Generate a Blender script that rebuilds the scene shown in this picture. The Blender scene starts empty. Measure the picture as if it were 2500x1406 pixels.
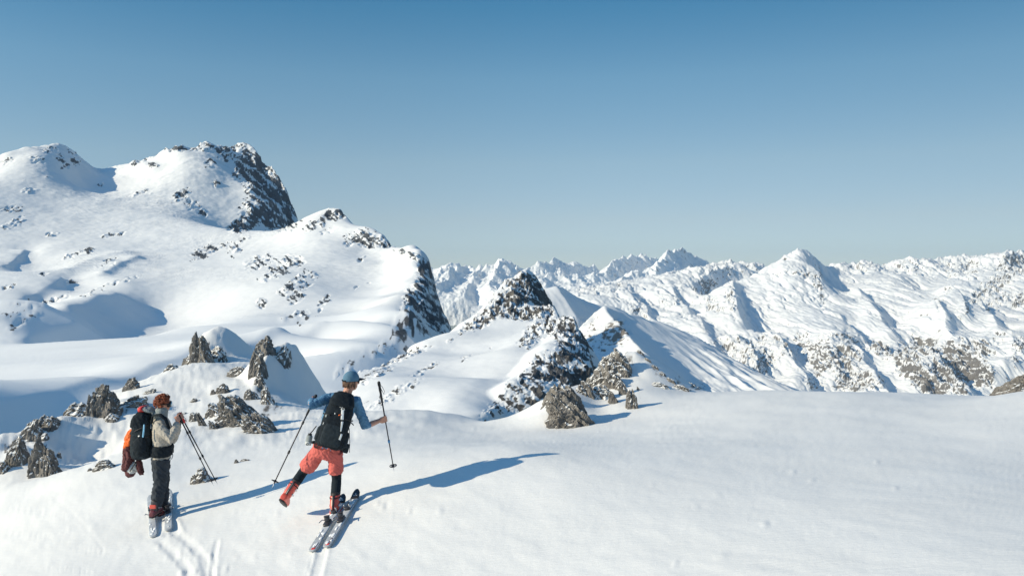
import bpy, bmesh, math, random
import numpy as np
from mathutils import Vector, Matrix

R = math.radians
SC = bpy.context.scene
COL = SC.collection

# ------------------------------------------------------------------ camera
FPX = 1925.0                      # focal length for a 2500 px wide frame
PITCH = math.atan(43.0 / FPX)     # the camera looks slightly down; eye level is row 660
cam_d = bpy.data.cameras.new('camera')
cam_d.sensor_width = 36.0
cam_d.lens = 36.0 * FPX / 2500.0
cam_d.clip_start = 0.1
cam_d.clip_end = 60000.0
cam = bpy.data.objects.new('camera', cam_d)
COL.objects.link(cam)
cam.location = (0, 0, 0)
cam.rotation_euler = (R(90) - PITCH, 0, 0)
SC.camera = cam

# ------------------------------------------------------------------ sun and sky
SUN_EL = R(24.3)
SUN_TRAVEL = R(22.0)              # light travels towards +x, turned this much towards +y
sun_dir = Vector((-math.cos(SUN_EL) * math.cos(SUN_TRAVEL), -math.cos(SUN_EL) * math.sin(SUN_TRAVEL), math.sin(SUN_EL)))
sun_d = bpy.data.lights.new('sun', 'SUN')
sun_d.energy = 4.0
sun_d.angle = R(0.53)
sun_d.color = (1.0, 0.89, 0.68)
sun = bpy.data.objects.new('sun', sun_d)
COL.objects.link(sun)
sun.rotation_euler = sun_dir.to_track_quat('Z', 'Y').to_euler()
sun.location = (-60, -30, 60)

world = bpy.data.worlds.new('World')
SC.world = world
world.use_nodes = True
wn = world.node_tree.nodes
wl = world.node_tree.links
wn.clear()
w_out = wn.new('ShaderNodeOutputWorld')
w_bg = wn.new('ShaderNodeBackground')
w_sky = wn.new('ShaderNodeTexSky')
w_sky.sky_type = 'NISHITA'
w_sky.sun_disc = False
w_sky.sun_elevation = SUN_EL
# sky texture: rotation 0 puts the sun at +y, positive turns it towards +x
w_sky.sun_rotation = math.atan2(sun_dir.x, sun_dir.y)
w_sky.altitude = 2200.0
w_sky.air_density = 1.0
w_sky.dust_density = 0.0
w_sky.ozone_density = 3.0
# camera grade of the sky: less red high up, paler in the middle; raised above the frame to brighten the shadows
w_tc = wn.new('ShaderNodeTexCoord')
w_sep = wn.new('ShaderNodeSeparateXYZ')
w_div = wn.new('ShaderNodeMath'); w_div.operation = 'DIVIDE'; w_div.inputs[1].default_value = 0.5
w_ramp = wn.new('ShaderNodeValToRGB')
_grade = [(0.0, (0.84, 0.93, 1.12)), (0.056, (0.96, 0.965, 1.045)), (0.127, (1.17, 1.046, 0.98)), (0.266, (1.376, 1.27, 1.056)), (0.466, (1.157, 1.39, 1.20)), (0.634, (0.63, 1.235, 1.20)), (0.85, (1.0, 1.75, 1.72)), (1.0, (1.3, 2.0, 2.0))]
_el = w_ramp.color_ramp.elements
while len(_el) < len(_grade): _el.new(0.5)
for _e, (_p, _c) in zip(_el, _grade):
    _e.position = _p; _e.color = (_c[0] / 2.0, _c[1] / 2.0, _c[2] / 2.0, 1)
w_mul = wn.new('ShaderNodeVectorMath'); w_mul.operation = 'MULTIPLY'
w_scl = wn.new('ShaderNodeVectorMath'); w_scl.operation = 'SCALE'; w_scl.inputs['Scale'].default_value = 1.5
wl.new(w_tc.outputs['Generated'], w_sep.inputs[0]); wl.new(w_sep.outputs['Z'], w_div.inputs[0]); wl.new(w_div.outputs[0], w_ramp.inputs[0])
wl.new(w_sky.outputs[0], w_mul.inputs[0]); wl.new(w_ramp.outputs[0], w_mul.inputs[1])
w_mr = wn.new('ShaderNodeMapRange'); w_mr.interpolation_type = 'SMOOTHSTEP'
w_mr.inputs['From Min'].default_value = -0.05; w_mr.inputs['From Max'].default_value = 0.75
w_mr.inputs['To Min'].default_value = 2.0; w_mr.inputs['To Max'].default_value = 2.0 * 0.70
wl.new(w_sep.outputs['X'], w_mr.inputs['Value']); wl.new(w_mr.outputs[0], w_scl.inputs['Scale'])
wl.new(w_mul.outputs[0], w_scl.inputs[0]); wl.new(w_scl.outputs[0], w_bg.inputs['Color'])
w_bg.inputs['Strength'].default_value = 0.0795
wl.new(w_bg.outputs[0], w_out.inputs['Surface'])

SC.view_settings.view_transform = 'Standard'
SC.view_settings.look = 'None'
SC.view_settings.gamma = 1.0
SC.view_settings.use_curve_mapping = False
SC.view_settings.exposure = 0.36
SC.render.engine = 'CYCLES'
SC.cycles.max_bounces = 8
SC.cycles.diffuse_bounces = 6
SC.cycles.use_denoising = True

# ------------------------------------------------------------------ measuring: image row/column + distance -> point
_fw = np.array([0.0, math.cos(PITCH), -math.sin(PITCH)])
_up = np.array([0.0, math.sin(PITCH), math.cos(PITCH)])
_rt = np.array([1.0, 0.0, 0.0])

def at(px, py, d):
    """point seen at photo pixel (px, py), d metres ahead along +y"""
    v = _fw + (px - 1250.0) / FPX * _rt - (py - 703.0) / FPX * _up
    return v * (d / v[1])

def proj(X, Y, Z):
    """photo pixel of a point"""
    c = Y * _fw[1] + Z * _fw[2]
    c = np.maximum(c, 1e-3)
    return 1250.0 + X / c * FPX, 703.0 - (Y * _up[1] + Z * _up[2]) / c * FPX

# ------------------------------------------------------------------ noise
_rng = np.random.RandomState(7)
_PERM = _rng.permutation(4096).astype(np.int32)
_ang = _rng.rand(4096) * 2 * math.pi
_GX = np.cos(_ang).astype(np.float32)
_GY = np.sin(_ang).astype(np.float32)

def perlin(x, y, seed=0):
    x = np.asarray(x, dtype=np.float64); y = np.asarray(y, dtype=np.float64)
    xi = np.floor(x); yi = np.floor(y)
    xf = (x - xi).astype(np.float32); yf = (y - yi).astype(np.float32)
    xi = xi.astype(np.int32); yi = yi.astype(np.int32)
    u = xf * xf * xf * (xf * (xf * 6 - 15) + 10)
    v = yf * yf * yf * (yf * (yf * 6 - 15) + 10)
    sx = seed * 131 + 17
    p0 = _PERM[(xi + sx) & 4095]; p1 = _PERM[(xi + 1 + sx) & 4095]
    h00 = (p0 + yi) & 4095; h10 = (p1 + yi) & 4095
    h01 = (p0 + yi + 1) & 4095; h11 = (p1 + yi + 1) & 4095
    h00 = _PERM[h00]; h10 = _PERM[h10]; h01 = _PERM[h01]; h11 = _PERM[h11]
    a = _GX[h00] * xf + _GY[h00] * yf
    b = _GX[h10] * (xf - 1) + _GY[h10] * yf
    c = _GX[h01] * xf + _GY[h01] * (yf - 1)
    d = _GX[h11] * (xf - 1) + _GY[h11] * (yf - 1)
    a = a + u * (b - a); c = c + u * (d - c)
    return (a + v * (c - a)) * 1.5

def fbm(x, y, octv=5, seed=0, gain=0.5, lac=2.07):
    s = 0.0; a = 1.0; f = 1.0; t = 0.0
    for i in range(octv):
        s = s + a * perlin(x * f + 13.7 * i, y * f - 7.3 * i, seed + i)
        t += a; a *= gain; f *= lac
    return s / t

def ridged(x, y, octv=5, seed=0, gain=0.5, lac=2.07):
    s = 0.0; a = 1.0; f = 1.0; t = 0.0; w = 1.0
    for i in range(octv):
        n = 1.0 - np.abs(perlin(x * f + 5.1 * i, y * f + 9.2 * i, seed + i))
        n = n * n
        s = s + a * n * w
        w = np.clip(n * 1.6, 0, 1)
        t += a; a *= gain; f *= lac
    return s / t

def sstep(a, b, x):
    t = np.clip((x - a) / (b - a), 0, 1)
    return t * t * (3 - 2 * t)

# ------------------------------------------------------------------ terrain: smooth base through measured points + ridges on it
class Spline:
    """thin plate spline of height over (bearing, log distance)"""
    def __init__(self, pts, plane=None, smooth=0.0):
        P = np.array([p[1:] if p[0] == 'w' else at(*p) if len(p) == 3 else (at(p[0], 660, p[2])[0], p[2], p[3]) for p in pts], dtype=float)
        self.plane = plane
        z = P[:, 2].copy()
        if plane: z -= plane[0] + plane[1] * P[:, 0] + plane[2] * P[:, 1]
        self.C = self.uv(P[:, 0], P[:, 1])
        n = len(z)
        D = self.k(self.C[:, None, 0] - self.C[None, :, 0], self.C[:, None, 1] - self.C[None, :, 1])
        A = np.zeros((n + 3, n + 3)); A[:n, :n] = D + np.eye(n) * smooth
        A[:n, n] = 1; A[:n, n + 1:] = self.C; A[n, :n] = 1; A[n + 1:, :n] = self.C.T
        self.w = np.linalg.solve(A, np.concatenate([z, [0, 0, 0]]))
    def uv(self, X, Y):
        return np.stack([X / np.maximum(Y, .5) * 1.5, np.log(np.maximum(Y, .5))], -1)
    def k(self, a, b):
        r2 = a * a + b * b + 1e-12
        return 0.5 * r2 * np.log(r2)
    def __call__(self, X, Y):
        c = self.uv(X, Y); n = len(self.C)
        out = self.w[n] + c[..., 0] * self.w[n + 1] + c[..., 1] * self.w[n + 2]
        for i in range(n):
            out = out + self.w[i] * self.k(c[..., 0] - self.C[i, 0], c[..., 1] - self.C[i, 1])
        if self.plane: out = out + self.plane[0] + self.plane[1] * X + self.plane[2] * Y
        return out

class Ridge:
    """a crest; walking along it (near to far, or left to right) R is the right-hand side"""
    def __init__(self, pts, L, Rr, rho=0.0, absolute=False):
        self.p = [at(*q[:3]) for q in pts]
        self.L, self.R, self.rho, self.absolute = L, Rr, rho, absolute
    def field(self, X, Y, base):
        out = np.full(X.shape, -1e9); along = np.zeros(X.shape); s0 = 0.0; dd = np.full(X.shape, 1e9)
        offs = []
        for q in self.p:
            b = 0.0 if self.absolute else float(base(np.array([q[0]]), np.array([q[1]]))[0])
            offs.append(q[2] - b)
        for i in range(len(self.p) - 1):
            a, b = self.p[i], self.p[i + 1]
            dx, dy = b[0] - a[0], b[1] - a[1]
            L2 = dx * dx + dy * dy; Ls = math.sqrt(L2)
            t = np.clip(((X - a[0]) * dx + (Y - a[1]) * dy) / L2, 0, 1)
            ex = X - a[0] - t * dx; ey = Y - a[1] - t * dy
            dist = np.sqrt(ex * ex + ey * ey)
            cr = (ex * dy - ey * dx) / (Ls * np.maximum(dist, 1e-6))
            w = 0.5 + 0.5 * np.clip(cr * 1.3, -1, 1)
            sl = self.L + (self.R - self.L) * w
            dr = np.sqrt(dist * dist + self.rho ** 2) - self.rho
            h = offs[i] + t * (offs[i + 1] - offs[i]) - sl * dr
            m = h > out
            out = np.where(m, h, out)
            along = np.where(m, s0 + t * Ls, along)
            dd = np.where(m, dist * np.sign(cr + 1e-9), dd)
            s0 += Ls
        return out, along, dd

def fit_base(pts, ridges, every=1):
    """extra base points that keep the smooth base just under the crests and let it drop beside them"""
    out = list(pts)
    for rd in ridges:
        f = getattr(rd, 'fit', None)
        if not f: continue
        delta, wl, wr = f
        for i, q in enumerate(rd.p):
            a = rd.p[max(0, i - 1)]; b = rd.p[min(len(rd.p) - 1, i + 1)]
            t = np.array([b[0] - a[0], b[1] - a[1]]); t = t / (np.hypot(*t) + 1e-9)
            rn = np.array([t[1], -t[0]])
            out.append(('w', q[0], q[1], q[2] - delta))
            if wr: out.append(('w', q[0] + rn[0] * wr, q[1] + rn[1] * wr, q[2] - delta - rd.R * wr))
            if wl: out.append(('w', q[0] - rn[0] * wl, q[1] - rn[1] * wl, q[2] - delta - rd.L * wl))
    return out

def _clip(self, X, Y):
    bd = np.full(X.shape, 1e9); zz = np.zeros(X.shape); ww = np.zeros(X.shape)
    for a, b in zip(self.p[:-1], self.p[1:]):
        dx, dy = b[0] - a[0], b[1] - a[1]; L2 = dx * dx + dy * dy; Ls = math.sqrt(L2)
        t = np.clip(((X - a[0]) * dx + (Y - a[1]) * dy) / L2, 0, 1)
        ex = X - a[0] - t * dx; ey = Y - a[1] - t * dy
        d = np.sqrt(ex * ex + ey * ey)
        w = 0.5 + 0.5 * np.clip((ex * dy - ey * dx) / (Ls * np.maximum(d, 1e-6)) * 1.1, -1, 1)
        m = d < bd
        bd = np.where(m, d, bd); zz = np.where(m, a[2] + t * (b[2] - a[2]), zz); ww = np.where(m, w, ww)
    return zz, ww, bd
Ridge.clip = _clip

def smax(a, b, k):
    if k <= 0: return np.maximum(a, b)
    h = np.clip(0.5 + 0.5 * (a - b) / k, 0, 1)
    return b + (a - b) * h + k * h * (1 - h)

class Terrain:
    def __init__(self, base, ridges=(), k=0.0, warp=None, detail=None):
        self.base, self.ridges, self.k, self.warp, self.detail = base, ridges, k, warp, detail
    def height(self, X, Y, fine=True):
        Xw, Yw = X, Y
        if self.warp:
            lam, amp = self.warp
            Xw = X + amp * fbm(X / lam, Y / lam, 4, 91)
            Yw = Y + amp * fbm(X / lam + 40, Y / lam, 4, 97)
        b = self.base(Xw, Yw) if self.ridges or True else 0
        h = b
        cliff = np.zeros(X.shape)
        for r in self.ridges:
            f, s, dd = r.field(Xw, Yw, self.base)
            if getattr(r, 'cut', None):
                zc, w, dist = r.clip(Xw, Yw)
                top = zc - r.R * dist + (1 - w) * 4.0 * dist + r.cut * (1 - w) + 4.0 * np.maximum(0, dist - r.reach)
                h = -smax(-h, -np.maximum(top, r.floor), self.k * .5 + .5)
            if not r.absolute: f = f + b
            h = smax(f, h, self.k if not hasattr(r, 'k') else r.k)
        if fine and self.detail is not None:
            h = h + self.detail(X, Y, h)
        return h

def grid_mesh(name, X, Y, Z, mats, attrs=None, kind='structure', keep=None):
    nr, nc = X.shape
    V = np.stack([X, Y, Z], -1).reshape(-1, 3).astype(np.float32)
    i = np.arange(nr * nc).reshape(nr, nc)
    q = np.stack([i[:-1, :-1], i[:-1, 1:], i[1:, 1:], i[1:, :-1]], -1).reshape(-1, 4)
    if keep is not None:
        q = q[keep.reshape(-1)]
    me = bpy.data.meshes.new(name)
    me.vertices.add(len(V)); me.vertices.foreach_set('co', V.ravel())
    me.loops.add(q.size); me.loops.foreach_set('vertex_index', q.ravel().astype(np.int32))
    me.polygons.add(len(q))
    me.polygons.foreach_set('loop_start', np.arange(0, q.size, 4, dtype=np.int32))
    me.polygons.foreach_set('loop_total', np.full(len(q), 4, dtype=np.int32))
    me.polygons.foreach_set('use_smooth', np.ones(len(q), dtype=bool))
    for k, a in (attrs or {}).items():
        at_ = me.attributes.new(k, 'FLOAT', 'POINT'); at_.data.foreach_set('value', a.reshape(-1).astype(np.float32))
    me.update(); me.validate()
    for m in (mats if isinstance(mats, (list, tuple)) else [mats]): me.materials.append(m)
    o = bpy.data.objects.new(name, me); COL.objects.link(o)
    if kind: o['kind'] = kind
    return o

def normals(X, Y, Z):
    dxr, dyr, dzr = np.gradient(X, axis=0), np.gradient(Y, axis=0), np.gradient(Z, axis=0)
    dxc, dyc, dzc = np.gradient(X, axis=1), np.gradient(Y, axis=1), np.gradient(Z, axis=1)
    nx = dyc * dzr - dzc * dyr; ny = dzc * dxr - dxc * dzr; nz = dxc * dyr - dyc * dxr
    l = np.sqrt(nx * nx + ny * ny + nz * nz) + 1e-12
    s = np.where(nz < 0, -1, 1) / l
    return nx * s, ny * s, nz * s

def patches(PX, PY, lst, seed=3):
    """rock cover authored as ellipses where the photo shows bare rock; value 0..1"""
    out = np.zeros(PX.shape)
    n1 = perlin(PX / 17, PY / 12, 301); n2 = perlin(PX / 15, PY / 11, 302)
    ex, ey = PX * .9 - PY * .42, PX * .42 + PY * .9
    br = fbm(ex / 13, ey / 5.5, 3, 303)
    PX = PX + 9 * n1; PY = PY + 7 * n2
    for p in lst:
        cx, cy, rx, ry = p[:4]
        rot = R(p[4]) if len(p) > 4 else 0.0
        st = p[5] if len(p) > 5 else 1.0
        dx = PX - cx; dy = -(PY - cy)
        a = (dx * math.cos(rot) + dy * math.sin(rot)) / rx
        b = (-dx * math.sin(rot) + dy * math.cos(rot)) / ry
        m = np.abs(a) < 2
        v = st * np.clip(1.25 - (a * a + b * b), 0, 1)
        out = np.where(m, np.maximum(out, v), out)
    return np.where(out > 0.01, np.clip(out * 1.12 + 0.55 * br - 0.12, 0, 1), 0.0)

def build(name, T, px0, px1, d0, d1, nc, nr, mat, rockf, eps=0.12, rshape=None):
    """mesh of a terrain, finer where its slope faces this side"""
    bx0, bx1 = (px0 - 1250) / FPX, (px1 - 1250) / FPX
    cb = np.linspace(bx0, bx1, max(24, nc // 6))
    rb = np.exp(np.linspace(math.log(d0), math.log(d1), 420))
    Yc, Bc = np.meshgrid(rb, cb, indexing='ij')
    Zc = T.height(Bc * Yc, Yc, fine=False)
    e = Zc / Yc
    mx = np.maximum.accumulate(e, axis=0)
    de = np.abs(np.diff(e, axis=0))
    vis = np.clip(1 - (mx[1:] - e[1:]) / 0.02, 0, 1)
    w = de * (0.15 + vis)
    w = w / (w.sum(0, keepdims=True) + 1e-9)
    w = w + eps / w.shape[0]
    for _ in range(6):
        w = (np.roll(w, 1, 1) * 0 + np.pad(w, ((0, 0), (1, 1)), 'edge')[:, :-2] + w + np.pad(w, ((0, 0), (1, 1)), 'edge')[:, 2:]) / 3
    for _ in range(3):
        w = (np.pad(w, ((1, 1), (0, 0)), 'edge')[:-2] + w + np.pad(w, ((1, 1), (0, 0)), 'edge')[2:]) / 3
    cdf = np.vstack([np.zeros((1, w.shape[1])), np.cumsum(w, 0)])
    cdf /= cdf[-1:]
    tt = np.linspace(0, 1, nr)
    Rr = np.stack([np.interp(tt, cdf[:, j], rb) for j in range(len(cb))], 1)
    cf = np.linspace(bx0, bx1, nc)
    jf = (cf - bx0) / (bx1 - bx0) * (len(cb) - 1)
    j0 = np.clip(np.floor(jf).astype(int), 0, len(cb) - 2); fr = jf - j0
    Y = Rr[:, j0] * (1 - fr) + Rr[:, j0 + 1] * fr
    X = Y * cf[None, :]
    Z = T.height(X, Y)
    nx, ny, nz = normals(X, Y, Z)
    rock = rockf(X, Y, Z, nx, ny, nz)
    return grid_mesh(name, X, Y, Z, mat, {'rock': rock})
# ------------------------------------------------------------------ materials
def mat_new(name):
    m = bpy.data.materials.new(name); m.use_nodes = True
    nt = m.node_tree
    return m, nt, nt.nodes, nt.links, nt.nodes['Principled BSDF']

def N(n, t, **kw):
    x = n.new(t)
    for k, v in kw.items(): setattr(x, k, v)
    return x

def noise_node(n, l, vec, scale, detail=4.0, rough=0.55, dist=0.0):
    t = n.new('ShaderNodeTexNoise')
    t.inputs['Scale'].default_value = scale; t.inputs['Detail'].default_value = detail
    t.inputs['Roughness'].default_value = rough; t.inputs['Distortion'].default_value = dist
    if vec is not None: l.new(vec, t.inputs['Vector'])
    return t

def ramp(n, l, src, stops):
    r = n.new('ShaderNodeValToRGB')
    el = r.color_ramp.elements
    while len(el) < len(stops): el.new(0.5)
    for e, (p, c) in zip(el, stops):
        e.position = p; e.color = (*c, 1) if len(c) == 3 else c
    if src is not None: l.new(src, r.inputs[0])
    return r

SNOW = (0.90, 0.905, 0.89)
NEAR_SNOW_DIMMED = (0.83, 0.825, 0.80)  # near snow darkened in colour so near and far sunlit slopes look equally bright

def terrain_material(name, unit, rock_a, rock_b, snow=SNOW, ripple=0.0, soft=0.12, grain=1.0, snow_bump=0.25):
    """snow where the vertex value 'rock' is low, rock where high; unit = metres of the smallest detail"""
    m, nt, n, l, bs = mat_new(name)
    tc = n.new('ShaderNodeTexCoord'); vec = tc.outputs['Object']
    a = N(n, 'ShaderNodeAttribute', attribute_name='rock')
    nz = noise_node(n, l, vec, 0.35 / unit, 5, 0.65)
    md = N(n, 'ShaderNodeMath', operation='MULTIPLY_ADD'); md.inputs[1].default_value = 0.55 * grain; md.inputs[2].default_value = -0.275 * grain
    l.new(nz.outputs[0], md.inputs[0])
    ad = N(n, 'ShaderNodeMath', operation='ADD'); l.new(a.outputs['Fac'], ad.inputs[0]); l.new(md.outputs[0], ad.inputs[1])
    mr = N(n, 'ShaderNodeMapRange', interpolation_type='SMOOTHSTEP')
    mr.inputs['From Min'].default_value = 0.5 - soft; mr.inputs['From Max'].default_value = 0.5 + soft
    l.new(ad.outputs[0], mr.inputs['Value'])
    # rock colour
    rn = noise_node(n, l, vec, 0.12 / unit, 6, 0.7, 0.6)
    rc = ramp(n, l, rn.outputs[0], [(0.30, rock_a), (0.52, tuple((x + y) / 2 for x, y in zip(rock_a, rock_b))), (0.72, rock_b)])
    # snow colour
    sn = noise_node(n, l, vec, 0.03 / unit, 4, 0.5)
    sc = ramp(n, l, sn.outputs[0], [(0.3, tuple(c * 0.955 for c in snow)), (0.7, snow)])
    mx = N(n, 'ShaderNodeMix', data_type='RGBA')
    l.new(mr.outputs[0], mx.inputs['Factor']); l.new(sc.outputs[0], mx.inputs['A']); l.new(rc.outputs[0], mx.inputs['B'])
    l.new(mx.outputs['Result'], bs.inputs['Base Color'])
    bs.inputs['Roughness'].default_value = 0.8
    bs.inputs['Specular IOR Level'].default_value = 0.25
    # relief
    bn = noise_node(n, l, vec, 0.5 / unit, 6, 0.7)
    b1 = N(n, 'ShaderNodeBump'); b1.inputs['Distance'].default_value = unit * 1.2
    mb = N(n, 'ShaderNodeMath', operation='MULTIPLY_ADD'); mb.inputs[1].default_value = 0.9; mb.inputs[2].default_value = snow_bump * 0.35
    l.new(mr.outputs[0], mb.inputs[0]); l.new(mb.outputs[0], b1.inputs['Strength']); l.new(bn.outputs[0], b1.inputs['Height'])
    last = b1
    if ripple > 0:
        mp = N(n, 'ShaderNodeMapping'); mp.inputs['Rotation'].default_value = (0, 0, R(35)); mp.inputs['Scale'].default_value = (9, 26, 12)
        l.new(vec, mp.inputs['Vector'])
        rp = noise_node(n, l, mp.outputs[0], 1.0, 3, 0.6, 0.4)
        gr = noise_node(n, l, vec, 90.0, 2, 0.6)
        sm = N(n, 'ShaderNodeMath', operation='MULTIPLY_ADD'); sm.inputs[1].default_value = 0.25
        l.new(gr.outputs[0], sm.inputs[0]); l.new(rp.outputs[0], sm.inputs[2])
        b2 = N(n, 'ShaderNodeBump'); b2.inputs['Distance'].default_value = ripple; b2.inputs['Strength'].default_value = 0.6
        l.new(sm.outputs[0], b2.inputs['Height']); l.new(b1.outputs[0], b2.inputs['Normal'])
        last = b2
    l.new(last.outputs[0], bs.inputs['Normal'])
    return m

def plain(name, col, rough=0.6, metal=0.0, bump=0.0, bscale=60.0, var=0.12, spec=0.4):
    m, nt, n, l, bs = mat_new(name)
    tc = n.new('ShaderNodeTexCoord')
    nn = noise_node(n, l, tc.outputs['Object'], bscale * 0.35, 5, 0.6)
    r = ramp(n, l, nn.outputs[0], [(0.3, tuple(c * (1 - var) for c in col)), (0.7, tuple(min(1, c * (1 + var)) for c in col))])
    l.new(r.outputs[0], bs.inputs['Base Color'])
    bs.inputs['Roughness'].default_value = rough; bs.inputs['Metallic'].default_value = metal
    bs.inputs['Specular IOR Level'].default_value = spec
    if bump > 0:
        b = n.new('ShaderNodeBump'); b.inputs['Distance'].default_value = bump; b.inputs['Strength'].default_value = 0.7
        n2 = noise_node(n, l, tc.outputs['Object'], bscale, 4, 0.6)
        l.new(n2.outputs[0], b.inputs['Height']); l.new(b.outputs[0], bs.inputs['Normal'])
    return m

M_NEAR = terrain_material('near_snow', 0.035, (0.07, 0.065, 0.06), (0.25, 0.22, 0.19), snow=NEAR_SNOW_DIMMED, ripple=0.008, soft=0.18)
M_ROCK = terrain_material('weathered_rock', 0.03, (0.065, 0.064, 0.063), (0.33, 0.305, 0.272), snow=NEAR_SNOW_DIMMED, soft=0.16, grain=0.9)
M_E = terrain_material('ridge_snow_and_rock', 0.45, (0.045, 0.047, 0.05), (0.20, 0.187, 0.17), snow=(.845, .85, .84), soft=0.10)  # snow tones per mountain lowered where sunlit faces clipped
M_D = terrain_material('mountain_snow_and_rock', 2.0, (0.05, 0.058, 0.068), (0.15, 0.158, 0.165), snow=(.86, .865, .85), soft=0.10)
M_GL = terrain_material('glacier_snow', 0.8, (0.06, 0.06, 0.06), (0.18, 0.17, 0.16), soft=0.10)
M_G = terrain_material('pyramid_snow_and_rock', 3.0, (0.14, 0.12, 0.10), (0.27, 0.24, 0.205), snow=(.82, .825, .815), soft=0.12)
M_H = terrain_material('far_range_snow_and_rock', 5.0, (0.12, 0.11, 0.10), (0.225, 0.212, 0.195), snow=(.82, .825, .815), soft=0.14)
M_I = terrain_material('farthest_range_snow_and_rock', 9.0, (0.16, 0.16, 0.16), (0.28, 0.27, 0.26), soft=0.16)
# ------------------------------------------------------------------ near slope
NEAR_PLANE = (-3.1351, 0.19, 0.045)
def on_plane(px, d):
    x = at(px, 660, d)[0]
    return (px, 0, d, NEAR_PLANE[0] + NEAR_PLANE[1] * x + NEAR_PLANE[2] * d)
near_pts = [on_plane(px, d) for px, d in ((400, 9), (700, 9), (1000, 9), (200, 12), (400, 12), (700, 12), (950, 12.5), (1250, 9.5), (1250, 11.5), (100, 10), (700, 6.5), (1250, 6), (60, 14.5), (480, 15))]
near_pts += [on_plane(px, d) for px, d in ((-600, 2), (200, 2), (1250, 2), (-600, 5), (100, 4.5), (1250, 4))]
near_pts += [(2400, 0, 2, -2.7), (2900, 0, 3.5, -2.0), (1900, 0, 4, -2.5), (-600, 0, 9, -4.6), (2900, 0, 44, -12), (-600, 0, 45, -16), (-100, 0, 45, -16), (3800, 0, 3, -2.1), (3800, 0, 8, -1.9), (3800, 0, 16, -2.6), (3800, 0, 44, -14), (-1100, 0, 4, -4.4), (-1100, 0, 14, -7.5), (-1100, 0, 44, -18)]
near_pts += [(2500, 1406, 5.4), (2400, 1200, 8.1), (2000, 1150, 9.6), (1700, 1100, 11.3), (2800, 1300, 6.2), (2800, 1100, 10.5), (-500, 0, 12, -5.6), (-300, 0, 20, -7.2),
             # right crest and behind it
             (1750, 957, 20.5), (1900, 952, 20), (2100, 957, 19), (2250, 964, 18.5), (2370, 974, 18), (2500, 954, 17), (2800, 940, 16),
             (1900, 1010, 15.2), (2200, 1030, 13.6), (1600, 1020, 17), (1900, 0, 28, -5.4), (2500, 0, 26, -4.9), (2300, 0, 44, -13), (1700, 0, 44, -13),
             # big rock and hollow, hump in the middle
             (1400, 1048, 16.5), (1240, 1042, 21), (1150, 1027, 22), (1000, 1011, 22.5), (850, 1008, 22), (1000, 1060, 16), (1200, 1075, 15), (1450, 990, 20), (1560, 960, 22),
             (1000, 0, 32, -8.5), (1240, 0, 30, -9.5), (1400, 0, 32, -8.5), (1000, 0, 45, -17), (1400, 0, 45, -17), (750, 0, 45, -15), (820, 0, 30, -6.0),
             # left shoulder
             (600, 1010, 20), (480, 1020, 20), (600, 940, 23), (500, 950, 23), (560, 885, 30), (430, 905, 29), (330, 935, 26), (620, 880, 33), (700, 960, 24),
             (300, 1000, 22), (230, 975, 24), (520, 0, 45, -8.5), (380, 0, 40, -9.5), (200, 0, 34, -9.5), (0, 0, 30, -9.5), (-200, 0, 28, -9.5), (760, 1000, 24),
             # left mound foot
             (0, 1190, 15.9), (160, 1150, 16.2), (310, 1080, 17.5), (230, 0, 18.4, -4.8), (150, 0, 17.7, -4.95), (60, 0, 17.6, -4.9), (300, 0, 19.2, -4.3)]
near_spline = Spline(near_pts, plane=NEAR_PLANE, smooth=1e-4)
SWELLS = [(225, 1112, 18.9, 1.5, 1.1, -0.60), (140, 1040, 19.6, 1.1, 0.9, 0.30), (300, 1075, 19.8, 1.2, 0.8, -0.25)]
def near_base(X, Y):
    z = near_spline(X, Y)
    for px_, py_, d_, sx_, sy_, a_ in SWELLS:
        c_ = at(px_, py_, d_)
        z = z + a_ * np.exp(-((X - c_[0]) / sx_) ** 2 - ((Y - c_[1]) / sy_) ** 2)
    return z

near_ridges = []
def nr(pts, L, Rr, rho, k=0.25):
    r = Ridge(pts, L, Rr, rho); r.k = k; near_ridges.append(r)
# mound at the left edge
nr([(-60, 1075, 18.5), (40, 1055, 19), (140, 1022, 19.6), (165, 1013, 20.4)], 0.9, 0.5, 0.35, 0.2)
nr([(96, 1140, 17.2), (104, 1075, 18.4), (122, 1034, 19.6), (165, 1010, 21.6), (205, 1008, 23.0)], 0.6, 0.66, 0.08, 0.1)
# mound with the big fin, right
nr([(640, 1010, 21.5), (620, 950, 22.5), (640, 890, 24), (665, 850, 25), (700, 835, 25.6), (720, 838, 26.3)], 1.2, 1.05, 0.08, 0.15)
# second snow fin behind
nr([(492, 862, 30.5), (505, 812, 32), (530, 797, 33), (560, 815, 33.6), (590, 855, 34.5)], 1.3, 1.1, 0.3, 0.3)
# snow bank behind the leaning rocks on the left
nr([(235, 985, 23.5), (260, 960, 24.3), (300, 960, 25)], 1.2, 0.7, 0.2, 0.2)
# snow mounds around the rocks on the right
nr([(1480, 1010, 18.6), (1490, 960, 19.6), (1515, 905, 20.8), (1530, 862, 21.6), (1560, 868, 22.2)], 0.9, 0.8, 0.3, 0.35)
nr([(1560, 868, 22.2), (1610, 905, 23), (1660, 937, 24)], 1.1, 0.75, 0.2, 0.25)
nr([(1505, 985, 18.8), (1545, 955, 19.6), (1600, 930, 21)], 0.7, 0.5, 0.3, 0.3)
nr([(1340, 1010, 17.6), (1365, 960, 18.6), (1400, 940, 19.4)], 0.45, 0.9, 0.3, 0.3)

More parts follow.
